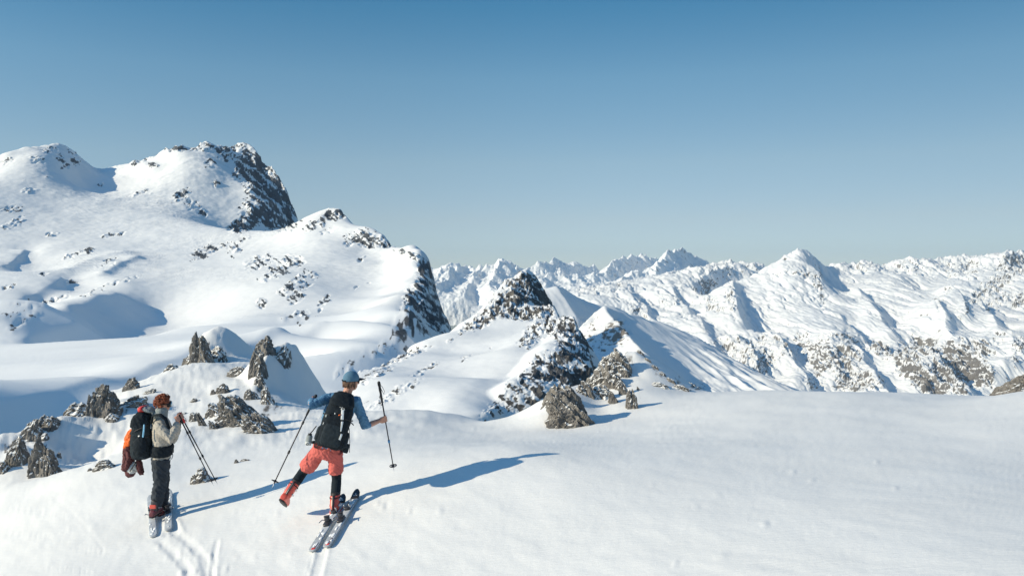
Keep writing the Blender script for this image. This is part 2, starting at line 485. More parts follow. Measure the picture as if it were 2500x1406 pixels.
def polyline_dist(X, Y, pts):
    best = np.full(X.shape, 1e9)
    for (ax, ay), (bx, by) in zip(pts[:-1], pts[1:]):
        dx, dy = bx - ax, by - ay; L2 = dx * dx + dy * dy + 1e-9
        t = np.clip(((X - ax) * dx + (Y - ay) * dy) / L2, 0, 1)
        best = np.minimum(best, np.hypot(X - ax - t * dx, Y - ay - t * dy))
    return best

def ray_to(Tz, px, py, d0=2.0, d1=60.0):
    """first point where the ray through a pixel meets a height function"""
    ds = np.exp(np.linspace(math.log(d0), math.log(d1), 900))
    P = np.array([at(px, py, d) for d in ds])
    h = Tz(P[:, 0], P[:, 1])
    u = P[:, 2] < h
    if not u.any(): return at(px, py, d1)
    i = int(np.argmax(u))
    if i == 0: return P[0]
    g0 = P[i - 1, 2] - h[i - 1]; g1 = P[i, 2] - h[i]
    f = g0 / (g0 - g1)
    return P[i - 1] + f * (P[i] - P[i - 1])

T_NEAR0 = Terrain(near_base, near_ridges)
def near_smooth(X, Y): return T_NEAR0.height(X, Y, fine=False)
def on_snow(px, py): 
    p = ray_to(near_smooth, px, py); return (float(p[0]), float(p[1]))

# ski and boot tracks pressed into the snow
TRACKS = [([on_snow(*q) for q in tr], w, dep) for tr, w, dep in [
    ([(786, 1345), (778, 1375), (770, 1406), (755, 1470)], 0.055, 0.014),
    ([(765, 1352), (757, 1380), (748, 1410)], 0.02, 0.006),
    ([(385, 1318), (420, 1345), (452, 1380), (470, 1420), (480, 1500)], 0.05, 0.015),
    ([(425, 1300), (470, 1330), (500, 1365), (515, 1420), (520, 1500)], 0.05, 0.015),
    ([(530, 1320), (522, 1360), (520, 1406), (516, 1480)], 0.03, 0.014),
    ([(60, 1190), (130, 1215), (190, 1265), (230, 1310), (255, 1345)], 0.022, 0.006),
    ([(10, 1300), (120, 1310), (200, 1340), (250, 1350)], 0.02, 0.006),
    ([(20, 1245), (90, 1250), (160, 1262)], 0.02, 0.006),
    ([(100, 1385), (160, 1390), (230, 1400)], 0.02, 0.006),
    ([(420, 1275), (430, 1300), (405, 1300)], 0.06, 0.03)]]
_lr = random.Random(11)
LUMPS = []
for cx, cy, sx, sy, n_, hh in [(500, 1360, 60, 40, 26, .03), (1000, 1240, 90, 18, 7, .035), (1700, 1150, 600, 130, 16, .025), (600, 1240, 300, 40, 12, .02), (420, 1340, 40, 40, 12, .03), (200, 1290, 180, 60, 10, .02), (1130, 1045, 40, 8, 4, .05), (2000, 1300, 400, 80, 5, .02), (650, 1310, 150, 60, 8, .02)]:
    for i in range(n_):
        px_, py_ = cx + _lr.uniform(-1, 1) * sx, cy + _lr.uniform(-1, 1) * sy
        x_, y_ = on_snow(px_, py_)
        LUMPS.append((x_, y_, _lr.uniform(  .015, .045), hh * _lr.uniform(.2, .5), _lr.uniform(0, 3.1)))

def near_detail(X, Y, h):
    z = 0.035 * fbm(X / 2.4, Y / 2.4, 3, 5) * np.clip(Y / 10, .4, 2.5)
    # wind ripple
    u = X * 0.8 + Y * 0.6; v = -X * 0.6 + Y * 0.8
    z = z + 0.012 * fbm(u / 0.9, v / 2.6, 4, 9, gain=.6) + 0.006 * fbm(u / 0.16, v / 0.42, 3, 8) * np.clip(1.2 - np.abs(fbm(X / 3, Y / 3, 2, 44)), .3, 1.2)
    # sastrugi patches on the left
    m = sstep(-4.2, -6.5, X) * sstep(16, 12, Y)
    z = z + m * 0.010 * (ridged(u / 0.7, v / 1.1, 4, 21) - .5)
    # rough snow on the shoulder between the skiers
    m2 = sstep(14, 17, Y) * sstep(0, -4, X)
    z = z + m2 * (0.02 * fbm(X / .3, Y / .3, 3, 31) + 0.10 * fbm(X / 1.3, Y / 1.3, 4, 33, gain=.55))
    prow = sstep(.25, 1.1, h - near_base(X, Y))
    z = z + prow * (0.10 * (ridged(X / .9, Y / .9 + h / .7, 4, 35) - .5) + .05 * fbm(X / .25, Y / .25 + h / .3, 3, 37))
    for pts, w, dep in TRACKS:
        q = polyline_dist(X, Y, pts) + 0.3 * w * perlin(X * 14, Y * 14, 2)
        z = z - 0.6 * dep * np.exp(-(q / w) ** 4) + dep * 0.40 * np.exp(-((q - 1.5 * w) / (0.45 * w)) ** 2) * (0.4 + np.abs(perlin(X * 9, Y * 9, 4)) * 1.6)
    for x_, y_, r_, a_, th in LUMPS:
        sel = (np.abs(X - x_) < .3) & (np.abs(Y - y_) < .3)
        if not sel.any(): continue
        dx, dy = X[sel] - x_, Y[sel] - y_
        c, s = math.cos(th), math.sin(th)
        q = np.hypot((dx * c + dy * s) / (1.8 * r_), (-dx * s + dy * c) / r_)
        z[sel] += a_ * np.exp(-q ** 4) - 0.6 * a_ * np.exp(-(((dx - r_) * c + dy * s) / (1.8 * r_)) ** 2 - (((-dx + r_) * s + dy * c) / r_) ** 2)
    return z
T_NEAR = Terrain(near_base, near_ridges, detail=near_detail)

NEAR_ROCKS = [(660, 1000, 26, 40, -40, .62), (640, 955, 16, 40, 10, .7), (625, 905, 14, 34, 10, .75), (668, 985, 10, 34, 50, .6),
              (300, 1010, 50, 14, 25, .55), (100, 1080, 18, 60, 15, .75), (60, 1060, 60, 22, 25, .6), (20, 1100, 20, 40, 0, .6),
              (500, 850, 18, 32, -10, .8), (545, 850, 22, 16, -30, .5),
              (1470, 905, 24, 40, -30, .62), (1535, 870, 14, 40, 20, .6), (1600, 905, 14, 52, 52, .6), (1660, 935, 16, 40, 60, .6), (1700, 945, 36, 6, -15, .6), (1510, 930, 26, 14, -40, .5), (1565, 975, 8, 24, 12, .5)]
def near_rock(X, Y, Z, nx, ny, nz):
    PX, PY = proj(X, Y, Z)
    p = patches(PX, PY, NEAR_ROCKS)
    f = fbm(X / .35 + Z * 1.5, Y / .35 + Z * 2, 4, 71)
    return np.clip(p * 0.9 + f * 0.5 * (p > 0.02) - 0.1, 0, 1) * (p > 0.02)

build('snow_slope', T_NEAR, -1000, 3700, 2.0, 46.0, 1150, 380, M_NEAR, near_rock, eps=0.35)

# ------------------------------------------------------------------ glacier basin and the big mountain on the left
D_pts = [(860, 600, 790), (330, 1075, 75), (120, 1120, 58), (-100, 1150, 50), (480, 975, 110), (620, 905, 150), (760, 870, 183), (700, 830, 226), (200, 915, 140), (400, 862, 200), (100, 890, 170), (600, 826, 260), (-200, 950, 120),
         (200, 838, 320), (0, 835, 330), (400, 812, 370), (600, 770, 450), (-300, 840, 360), (820, 850, 205), (930, 790, 300), (880, 900, 160), (790, 1000, 112), (960, 1060, 95), (800, 965, 126), (800, 925, 145), (850, 962, 127), 
         (100, 700, 600), (300, 685, 640), (550, 700, 620), (720, 690, 600), (850, 690, 640), (900, 640, 720), (950, 700, 610), (-250, 700, 620),
         (100, 600, 850), (300, 610, 860), (500, 590, 920), (680, 600, 840), (780, 590, 800), (-250, 600, 880),
         (100, 480, 1120), (300, 490, 1180), (480, 470, 1260), (560, 470, 1300), (540, 560, 1080), (200, 448, 1300), (270, 445, 1320), (240, 430, 1385), (330, 428, 1360), (20, 400, 1220), (400, 400, 1370), (520, 380, 1430), (-250, 480, 1180),
         (650, 565, 1000), (730, 558, 950), (800, 550, 880),
         # beyond the crests the ground falls away
         (0, 0, 1700, 60), (300, 0, 1800, 80), (600, 0, 1900, 40), (760, 0, 1500, -60), (850, 0, 1300, -90), (950, 0, 1050, -120), (1050, 0, 900, -160), (1130, 0, 700, -160), (1130, 0, 480, -90), (1120, 0, 330, -60), (1070, 0, 230, -34), (1250, 0, 500, -160), (1250, 0, 300, -80), (-300, 0, 1700, 60)]
D_ridges = []
def dr(pts, L, Rr, rho=0.0, k=3.0, fit=None):
    r = Ridge(pts, L, Rr, rho); r.k = k; r.fit = fit; D_ridges.append(r)
# moraine crest with its shaded flank
dr([(-300, 1075, 48), (0, 989, 62), (130, 957, 80), (260, 922, 105), (380, 890, 135), (470, 862, 165), (580, 836, 200), (700, 800, 260), (800, 782, 320)], 0.03, 0.47, 0.6, 1.0, fit=(0.3, 0, 0))
# skyline of the left summit
dr([(-250, 430, 1180), (0, 378, 1250), (60, 363, 1300), (125, 351, 1350), (150, 353, 1370), (170, 368, 1400), (190, 388, 1420), (212, 411, 1440)], 0.9, 0.5, 6, 6, fit=(6, 60, 0))
dr([(212, 411, 1440), (270, 417, 1450), (330, 398, 1430), (400, 366, 1400), (430, 354, 1400), (500, 352, 1440), (560, 358, 1480), (600, 350, 1500)], 0.9, 0.35, 6, 6, fit=(6, 60, 0))
# summit to the dark east face
dr([(560, 566, 1180), (600, 532, 1230), (615, 520, 1250), (640, 486, 1300), (622, 455, 1340), (584, 412, 1410), (578, 385, 1450), (600, 350, 1500)], 0.25, 0.98, 0, 3, fit=(5, 0, 45))
dr([(728, 560, 1380), (726, 538, 1390), (716, 500, 1410), (690, 446, 1440), (650, 395, 1470), (600, 350, 1500)], 0.98, 1.6, 0, 3, fit=(25, 0, 60))
# ridge running down to the right, with its dark face
dr([(960, 850, 203), (981, 803, 270), (1004, 770, 370), (1012, 730, 467), (1036, 698, 560), (1049, 674, 630), (1054, 647, 690), (1032, 620, 745), (1000, 613, 775), (960, 600, 805), (938, 575, 830), (905, 556, 855), (860, 546, 885), (830, 512, 915), (790, 520, 935), (730, 551, 960)], 0.22, 0.62, 1.0, 2, fit=(1.0, 30, 0))
D_ridges[-1].cut = 30.0; D_ridges[-1].floor = -170.0; D_ridges[-1].reach = 110.0
# rocky rib below the second summit
dr([(700, 580, 860), (770, 545, 910), (830, 512, 915)], 0.5, 0.3, 2, 3)
# rolling humps with blue hollows
dr([(20, 815, 360), (90, 778, 420), (160, 745, 480), (230, 722, 540), (280, 714, 580)], 0.10, 0.55, 3, 4, fit=(1.0, 0, 28))
dr([(40, 835, 330), (120, 800, 380), (180, 785, 400)], 0.10, 0.6, 2, 2)
dr([(-40, 760, 470), (60, 720, 560), (130, 690, 620), (150, 676, 655)], 0.12, 0.6, 3, 3, fit=(.8, 0, 12))
dr([(250, 660, 690), (290, 640, 740), (340, 622, 790)], 0.14, 0.5, 2, 2, fit=(.8, 0, 8))
dr([(10, 648, 740), (40, 622, 800), (62, 608, 850)], 0.12, 0.8, 2, 2, fit=(.8, 0, 9))
dr([(150, 655, 700), (230, 628, 780), (300, 612, 830)], 0.15, 0.42, 8, 5)
dr([(330, 395, 1380), (372, 405, 1340)], 0.4, 0.7, 3, 4)

D_base = Spline(fit_base(D_pts, D_ridges), smooth=1e-3)

D_ROCKS = [(15, 393, 22, 7, 5, .5), (90, 390, 24, 10, -10, .55), (125, 365, 30, 8, 10, .45), (150, 385, 12, 16, 30, .5), (160, 405, 20, 8, 20, .45), (182, 385, 10, 30, 30, .5),
  (340, 390, 30, 9, 28, .6), (375, 375, 30, 10, 25, .6), (430, 360, 40, 9, 5, .65), (495, 358, 40, 12, -5, .65), (560, 360, 45, 14, 10, .65), (370, 405, 22, 8, 20, .5), (560, 385, 40, 12, 30, .5), (520, 395, 30, 10, 30, .45),
  (640, 420, 60, 60, -45, 1.0), (670, 480, 60, 75, -35, 1.0), (655, 520, 75, 40, -10, .95), (600, 400, 26, 50, -20, .95), (600, 545, 50, 20, 25, .85), (620, 462, 30, 10, 10, .7), (700, 520, 30, 50, 0, 1.0),
  (440, 475, 26, 12, 20, .6), (425, 490, 12, 6, 20, .55), (525, 450, 10, 10, 0, .6), (470, 500, 24, 14, -20, .5), (495, 520, 20, 6, 10, .45), (345, 470, 40, 6, 15, .42), (243, 452, 12, 5, 0, .5), (70, 465, 22, 8, 0, .5), (115, 436, 6, 3, 0, .6), (25, 510, 36, 10, 0, .5), (30, 545, 40, 12, 20, .45), (128, 570, 18, 5, 20, .6), (60, 440, 10, 3, 0, .5),
  (265, 575, 24, 5, 10, .5), (290, 570, 20, 4, 10, .5), (190, 618, 45, 5, 18, .6), (210, 615, 24, 5, 18, .55), (262, 640, 30, 6, 22, .5), (105, 670, 16, 5, 15, .6), (270, 695, 90, 4, 20, .5), (20, 700, 24, 6, 10, .6), (110, 740, 70, 7, 20, .6), (60, 780, 50, 8, 25, .65), (30, 800, 18, 10, 20, .6), (215, 720, 20, 4, 0, .6), (30, 765, 26, 6, 10, .5), (170, 690, 18, 5, 10, .5), (55, 740, 26, 6, 10, .5),
  (500, 615, 46, 16, 22, .62), (575, 610, 20, 18, 20, .62), (540, 600, 20, 8, 10, .5), (590, 585, 40, 6, 20, .45),
  (630, 640, 40, 16, 20, .65), (690, 650, 46, 22, 30, .65), (720, 640, 26, 14, 20, .55), (660, 670, 40, 10, 30, .5), (720, 690, 50, 12, 42, .65), (690, 710, 20, 12, 45, .6), (745, 700, 40, 8, 38, .5), (638, 740, 14, 16, 50, .62), (720, 725, 26, 14, 40, .65), (790, 735, 22, 8, 35, .6), (780, 760, 12, 6, 30, .5), (715, 770, 36, 6, 20, .55), (740, 775, 22, 12, 60, .5), (760, 672, 20, 7, 30, .55),
  (820, 525, 36, 14, 5, .7), (770, 548, 40, 12, 28, .62), (800, 560, 24, 6, 20, .5), (880, 575, 44, 16, 10, .66), (905, 595, 34, 14, -8, .72), (945, 598, 14, 8, 0, .7), (930, 580, 24, 10, -20, .55), (880, 632, 9, 6, 0, .6), (860, 590, 20, 10, 20, .5),
  (985, 615, 26, 5, -20, .6), (1020, 632, 34, 14, -30, .85), (1042, 660, 28, 26, 0, .9), (1030, 700, 34, 24, 50, .9), (1012, 725, 30, 26, 30, .95), (998, 760, 34, 24, 50, .85), (982, 800, 36, 24, 30, .9),
  (1085, 720, 40, 60, -15, .72), (1060, 760, 60, 50, -10, .66), (1020, 810, 50, 20, 20, .6), (1090, 780, 40, 40, 20, .66),
  (960, 840, 50, 14, 15, .6), (920, 860, 60, 12, 20, .56), (1000, 850, 50, 12, 15, .56), (860, 885, 44, 8, 20, .52), (840, 905, 40, 6, 20, .46), (867, 700, 10, 3, 20, .5), (900, 690, 8, 2, 0, .5)]

D_ROCKS = [p_[:5] + (min(1.0, (p_[5] if len(p_) > 5 else 1) * 1.15),) for p_ in D_ROCKS]
def d_detail(X, Y, h):
    PX, PY = proj(X, Y, h)
    g = sstep(180, 600, Y)
    rk = patches(PX, PY, D_ROCKS)
    s = np.clip(Y / 1000, .1, 1.5)
    z = g * s * 3.2 * fbm(X / 110, Y / 110, 5, 51, gain=.6)
    ux = X * .9 + Y * .4; vx = -X * .4 + Y * .9
    z = z + g * s * 2.3 * (ridged(ux / 80, vx / 24, 5, 55, gain=.6) - .6) * sstep(-.25, .35, fbm(X / 160, Y / 160, 2, 57))
    rk = rk ** 1.7
    z = z + s * rk * (15.0 * (ridged(X / 34, Y / 60 + h / 120, 5, 61) - 0.55) + 3 * fbm(X / 6, Y / 7, 3, 66))
    z = z + (1 - g) * 0.25 * fbm(X / 22, Y / 22, 3, 58)
    return z
T_D = Terrain(D_base, D_ridges, warp=(120, 3.0), detail=d_detail)
def d_rock(X, Y, Z, nx, ny, nz):
    PX, PY = proj(X, Y, Z)
    p = patches(PX, PY, D_ROCKS)
    slope = np.clip(1 - nz, 0, 1)
    q = Y * .0055
    f = fbm((X * .8 + Z * .9) / q, (Z * .7 + Y * .25 - X * .3) / (q * 2.2), 4, 77)
    f2 = fbm(X / (q * .45), Z / (q * .4) + Y / (q * .9), 3, 79)
    v = 0.52 * np.minimum(p, .78) + 0.35 * (slope - 0.22) + 0.95 * f + 0.6 * f2
    return np.clip(np.where(p > 0.03, v + 0.15, 0.0), 0, 1)
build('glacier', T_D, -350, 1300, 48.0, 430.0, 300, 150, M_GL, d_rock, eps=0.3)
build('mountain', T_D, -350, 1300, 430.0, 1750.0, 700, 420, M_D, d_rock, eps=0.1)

# ------------------------------------------------------------------ rocky pyramid and its snow shoulder in the middle
E_pts = [(700, 0, 90, -26), (700, 0, 130, -27), (700, 0, 200, -30), (760, 0, 300, -45), (1000, 1010, 112), (1190, 1030, 104), (870, 985, 118), (860, 931, 141), (850, 959, 127), (780, 0, 170, -23.0), (780, 0, 125, -22.5), (1000, 900, 165), (1100, 860, 205), (1200, 860, 190), (1150, 930, 150), (1250, 930, 145), (1200, 800, 235), (1120, 808, 240), (1290, 810, 225), (1000, 862, 195), (900, 900, 163), (1240, 755, 262), (1330, 790, 240),
         (1300, 0, 400, -60), (1100, 0, 380, -55), (1000, 0, 330, -40), (800, 0, 230, -24.5), (800, 0, 300, -38), (1500, 0, 340, -70), (1500, 0, 200, -45), (1450, 0, 130, -36), (1330, 0, 90, -27), (1600, 0, 110, -42), (1600, 0, 250, -70)]
E_ridges = []
def er(pts, L, Rr, rho=0.0, k=1.0, fit=None):
    r = Ridge(pts, L, Rr, rho); r.k = k; r.fit = fit; E_ridges.append(r)
er([(1000, 848, 222), (1060, 826, 236), (1120, 792, 252), (1160, 766, 262), (1200, 722, 276), (1235, 684, 290), (1262, 668, 298), (1280, 658, 302), (1300, 670, 303), (1325, 700, 304), (1352, 745, 305)], 1.3, 0.42, 0.5, 1.5, fit=(0.8, 16, 0))
er([(1190, 1014, 104), (1240, 965, 122), (1290, 916, 142), (1322, 872, 165), (1350, 835, 190), (1392, 775, 225), (1352, 752, 262), (1300, 735, 280), (1280, 662, 300)], 0.38, 1.5, 0.3, 0.8, fit=(0.8, 0, 10))
er([(1444, 900, 150), (1440, 868, 175), (1420, 812, 205), (1392, 775, 225)], 1.1, 1.8, 0.2, 0.8)
er([(1350, 960, 120), (1348, 900, 140), (1345, 850, 180)], 1.2, 1.6, 0.2, 0.8)
er([(1395, 960, 125), (1385, 890, 150), (1380, 820, 195)], 1.2, 1.6, 0.2, 0.8)
E_base = Spline(fit_base(E_pts, E_ridges), smooth=1e-3)

E_ROCKS = [(1270, 690, 46, 34, 0, .85), (1320, 715, 40, 40, -40, .9), (1250, 730, 64, 34, 20, .95), (1200, 765, 64, 20, 40, .9), (1150, 792, 44, 11, 38, .8), (1280, 765, 85, 20, 0, .9), (1340, 750, 22, 30, 0, .85),
  (1330, 800, 60, 26, 20, .72), (1290, 830, 30, 22, 35, .7), (1380, 800, 44, 34, 0, .85), (1400, 860, 50, 70, 0, .95), (1370, 900, 50, 60, 0, .9), (1330, 905, 40, 46, 30, .85), (1290, 930, 40, 30, 40, .8), (1245, 965, 36, 30, 40, .75), (1210, 1005, 40, 20, 25, .8), (1300, 960, 40, 40, 0, .8), (1250, 1000, 40, 20, 0, .7), (1420, 920, 40, 50, 0, .9),
  (1140, 872, 16, 5, 38, .7), (1100, 830, 24, 4, 30, .45), (960, 875, 95, 12, 20, .62), (900, 920, 85, 11, 25, .58), (960, 960, 80, 12, 25, .56), (1040, 900, 40, 7, 25, .5), (1010, 860, 40, 7, 20, .6), (930, 985, 40, 8, 20, .5), (1200, 850, 5, 3, 0, .5), (1290, 870, 6, 4, 0, .7), (1216, 983, 3, 3, 0, .8)]
def e_detail(X, Y, h):
    PX, PY = proj(X, Y, h)
    rk = patches(PX, PY, E_ROCKS)
    s = Y / 220
    rk = rk ** 1.7
    z = 0.35 * fbm(X / 14, Y / 14, 4, 111)
    z = z + s * rk * (3.6 * (ridged(X / 8, Y / 15 + h / 14, 6, 121, gain=.6) - 0.5) + 0.8 * fbm(X / 1.5, Y / 2.0, 3, 123))
    return z
T_E = Terrain(E_base, E_ridges, warp=(26, 1.1), detail=e_detail)
def e_rock(X, Y, Z, nx, ny, nz):
    PX, PY = proj(X, Y, Z)
    p = patches(PX, PY, E_ROCKS)
    slope = np.clip(1 - nz, 0, 1)
    f = fbm((X * .8 + Z * .9) / 1.3, (Z * .7 + Y * .3 - X * .3) / 3.0, 4, 127)
    f2 = fbm(X / 1.0, Z / 1.0 + Y / 2, 3, 129)
    v = 0.58 * np.minimum(p, .85) + 0.45 * (slope - 0.25) + 0.9 * f + 0.55 * f2 + 0.06
    return np.clip(np.where(p > 0.03, v + 0.06, 0.0), 0, 1)
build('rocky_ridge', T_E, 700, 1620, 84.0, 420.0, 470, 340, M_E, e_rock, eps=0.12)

# ------------------------------------------------------------------ snow pyramid with the long blue flank
G_pts = [(1200, 0, 1300, -330), (1300, 900, 1500), (1400, 860, 1750), (1350, 800, 2100), (1440, 800, 2000), (1600, 960, 1250), (1750, 960, 1350), (1900, 970, 1500), (1500, 900, 1500), (1600, 800, 2300), (1700, 830, 2150), (1800, 890, 1850), (1900, 940, 1700), (2050, 1000, 1500), (1500, 740, 2700), (1350, 720, 2800),
         (1480, 0, 3200, -230), (1700, 0, 3200, -330), (1900, 0, 2700, -420), (2100, 0, 2000, -430), (1250, 0, 3000, -200), (1250, 0, 2000, -300), (1600, 0, 3600, -330), (2000, 0, 3300, -450)]
G_ridges = []
def gr_(pts, L, Rr, rho=0.0, k=8.0, fit=None):
    r = Ridge(pts, L, Rr, rho); r.k = k; r.fit = fit; G_ridges.append(r)
gr_([(1700, 960, 1330), (1658, 924, 1420), (1600, 880, 1530), (1555, 838, 1640), (1528, 816, 1720), (1500, 778, 1880), (1474, 749, 2020)], 0.5, 0.60, 2, 6, fit=(6, 50, 60))
gr_([(1420, 800, 1950), (1449, 767, 2000), (1474, 749, 2020)], 0.9, 0.7, 2, 6)
gr_([(1474, 749, 2020), (1500, 757, 2150), (1545, 768, 2350), (1600, 783, 2500)], 1.0, 0.33, 2, 8, fit=(6, 80, 0))
# snow spur behind it, blue on its right
gr_([(1405, 770, 2300), (1385, 735, 2420), (1360, 698, 2560), (1400, 720, 2800), (1470, 750, 3000)], 0.4, 0.60, 2, 6, fit=(8, 0, 60))
G_base = Spline(fit_base(G_pts, G_ridges), smooth=1e-3)

G_ROCKS = [(1500, 815, 40, 44, -35, .95), (1440, 800, 26, 40, -25, .62), (1455, 775, 16, 10, 0, .6), (1460, 840, 40, 24, -50, .7), (1690, 945, 50, 22, 0, .7)]
def g_detail(X, Y, h):
    a = X + 0.12 * Y; b = Y
    z = 16 * (ridged(a / 75, b / 620, 4, 141) - .6) + 5 * fbm(a / 30, b / 90, 4, 144)
    lit = sstep(0, 120, X - (at(1640, 660, 1)[0] * Y))
    PX, PY = proj(X, Y, h)
    rk = patches(PX, PY, G_ROCKS)
    return z * (0.25 + 0.9 * lit) + rk * 22 * (ridged(X / 60, Y / 90 + h / 80, 4, 147) - .55)
T_G = Terrain(G_base, G_ridges, warp=(260, 12), detail=g_detail)
def g_rock(X, Y, Z, nx, ny, nz):
    PX, PY = proj(X, Y, Z)
    p = patches(PX, PY, G_ROCKS)
    f = fbm(X / 12 + Z / 16, Y / 40 + Z / 11, 5, 151, gain=.62)
    v = 0.62 * p + 0.6 * (1 - nz - .2) + 0.8 * f
    return np.clip(np.where(p > 0.03, v, 0.0), 0, 1)
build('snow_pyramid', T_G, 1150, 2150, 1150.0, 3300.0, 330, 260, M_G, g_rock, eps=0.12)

# ------------------------------------------------------------------ the long range on the right
H_pts = [(1650, 850, 3300), (1750, 830, 3300), (1850, 800, 3450), (1950, 800, 3400), (2050, 850, 3150), (1800, 900, 2900), (1950, 930, 2750), (2100, 960, 2600), (2250, 980, 2550), (2400, 960, 2600), (2500, 930, 2700), (2750, 900, 2700),
         (1750, 740, 3900), (1900, 720, 3900), (2400, 830, 3150), (2500, 800, 3300), (2750, 780, 3300), (2250, 880, 2900), (2450, 880, 2850),
         (1650, 700, 4300), (1800, 680, 4400), (1900, 660, 4500), (2200, 680, 4400), (2300, 700, 4200), (2400, 700, 4200), (2500, 740, 3900), (2750, 720, 4000), (1700, 780, 3700), (1600, 760, 3900), (1500, 740, 4000), (1400, 720, 4200), (1400, 0, 3000, -500), (1550, 0, 2900, -600),
         (1250, 0, 4400, -220), (1800, 0, 6000, -60), (2000, 0, 6200, -60), (2250, 0, 6200, -60), (2500, 0, 6200, -60), (2800, 0, 6200, -60), (1500, 0, 6000, -160), (1950, 0, 5200, 0), (2200, 662, 4800), (2350, 660, 4800), (2500, 655, 4800), (2080, 662, 4750), (2750, 660, 4800), (1700, 665, 4900), (1600, 675, 4900)]
H_ridges = []
def hr(pts, L, Rr, rho=0.0, k=14.0, fit=None):
    r = Ridge(pts, L, Rr, rho); r.k = k; r.fit = fit; H_ridges.append(r)
# skyline
hr([(1990, 650, 4700), (2033, 645, 4850), (2078, 643, 4950), (2103, 638, 4900), (2148, 644, 5000), (2180, 639, 4950), (2212, 627, 4900), (2238, 636, 5000), (2276, 641, 5100), (2327, 622, 5000), (2350, 617, 5000), (2378, 631, 5050), (2404, 628, 5050), (2430, 618, 5000), (2465, 607, 4950), (2500, 610, 5000), (2600, 600, 5000), (2750, 610, 5000)], 0.9, 0.42, fit=(30, 200, 0))
hr([(1822, 676, 4450), (1870, 648, 4480), (1908, 628, 4500), (1935, 612, 4500), (1953, 606, 4500), (1973, 611, 4560), (1998, 637, 4620), (2033, 646, 4850)], 0.9, 0.36, fit=(25, 200, 0))
hr([(1710, 660, 5300), (1729, 643, 5400), (1780, 628, 5400), (1822, 630, 5400), (1847, 639, 5500), (1879, 641, 5500), (1950, 640, 5600)], 0.9, 0.55)
# spurs with blue right sides
hr([(2330, 960, 2560), (2290, 890, 2900), (2212, 838, 3250), (2180, 826, 3330), (2119, 776, 3600), (2055, 732, 3880), (2020, 694, 4080), (2001, 662, 4250), (1972, 632, 4400), (1953, 606, 4500)], 0.2, 0.9, fit=(22, 0, 95))
hr([(1812, 782, 3500), (1800, 745, 3650), (1794, 715, 3850), (1790, 680, 4150)], 0.2, 0.85, fit=(22, 0, 75))
hr([(2110, 822, 3300), (2080, 790, 3480), (2050, 762, 3650)], 0.2, 0.7, fit=(22, 0, 75))
hr([(2335, 826, 3100), (2311, 800, 3220), (2308, 758, 3450), (2290, 728, 3650)], 0.2, 0.9, fit=(22, 0, 75))
hr([(2360, 760, 3500), (2352, 732, 3650), (2334, 703, 3850), (2315, 690, 4000)], 0.2, 0.9, fit=(22, 0, 75))
hr([(2250, 716, 4000), (2225, 692, 4200), (2200, 680, 4350)], 0.2, 0.75, fit=(22, 0, 75))
hr([(2170, 950, 2620), (2130, 900, 2820), (2102, 852, 3050), (2074, 816, 3250)], 0.2, 0.9, fit=(22, 0, 75))
hr([(2240, 900, 2800), (2200, 860, 3000), (2160, 835, 3150)], 0.2, 0.9, fit=(22, 0, 75))
hr([(2420, 900, 2800), (2395, 860, 2950), (2370, 826, 3100), (2340, 812, 3200)], 0.2, 0.9, fit=(22, 0, 75))
hr([(2360, 940, 2650), (2320, 895, 2800), (2290, 860, 2950), (2263, 832, 3120)], 0.2, 0.9, fit=(22, 0, 75))
hr([(1850, 880, 2950), (1838, 850, 3080), (1815, 815, 3250)], 0.2, 0.9, fit=(22, 0, 75))
hr([(1900, 850, 3100), (1890, 825, 3200), (1880, 805, 3320)], 0.2, 0.9, fit=(22, 0, 75))
hr([(2050, 900, 2850), (2040, 850, 3050), (2030, 815, 3220)], 0.2, 0.9, fit=(22, 0, 75))
hr([(1985, 950, 2700), (1960, 900, 2880), (1930, 850, 3080), (1905, 815, 3250)], 0.22, 0.9, fit=(16, 0, 55))
hr([(1760, 870, 3000), (1740, 830, 3200), (1715, 790, 3450), (1700, 760, 3700)], 0.22, 0.85, fit=(14, 0, 50))
hr([(2180, 800, 3400), (2150, 765, 3600), (2110, 725, 3850), (2090, 700, 4050)], 0.2, 0.7, fit=(12, 0, 45))
hr([(2440, 800, 3300), (2420, 765, 3500), (2390, 730, 3750)], 0.22, 0.8, fit=(14, 0, 50))
hr([(1680, 745, 3900), (1655, 718, 4150), (1640, 700, 4350)], 0.25, 0.85, fit=(14, 0, 60))
hr([(1560, 745, 3900), (1535, 712, 4200), (1520, 695, 4400)], 0.25, 0.85, fit=(14, 0, 60))
hr([(2470, 880, 2850), (2480, 840, 3000), (2470, 800, 3200)], 0.3, 0.6)
hr([(2480, 730, 4000), (2470, 690, 4300), (2440, 660, 4600), (2465, 607, 4950)], 0.5, 0.45)
hr([(1905, 662, 4250), (1940, 664, 4230), (1985, 668, 4250)], 0.3, 0.5)
hr([(1690, 790, 3650), (1660, 750, 3900), (1640, 715, 4150), (1600, 695, 4350)], 0.3, 0.6)
hr([(1740, 760, 3800), (1730, 725, 4050), (1690, 705, 4300), (1670, 690, 4500)], 0.3, 0.6)
hr([(1590, 800, 3600), (1580, 750, 3900), (1540, 715, 4200), (1490, 690, 4500)], 0.35, 0.6)
hr([(1480, 760, 3900), (1440, 720, 4200), (1420, 700, 4400)], 0.35, 0.6)
hr([(1690, 690, 4700), (1750, 655, 5000), (1800, 640, 5200)], 0.4, 0.5)
H_base = Spline(fit_base(H_pts, H_ridges), smooth=1e-3)

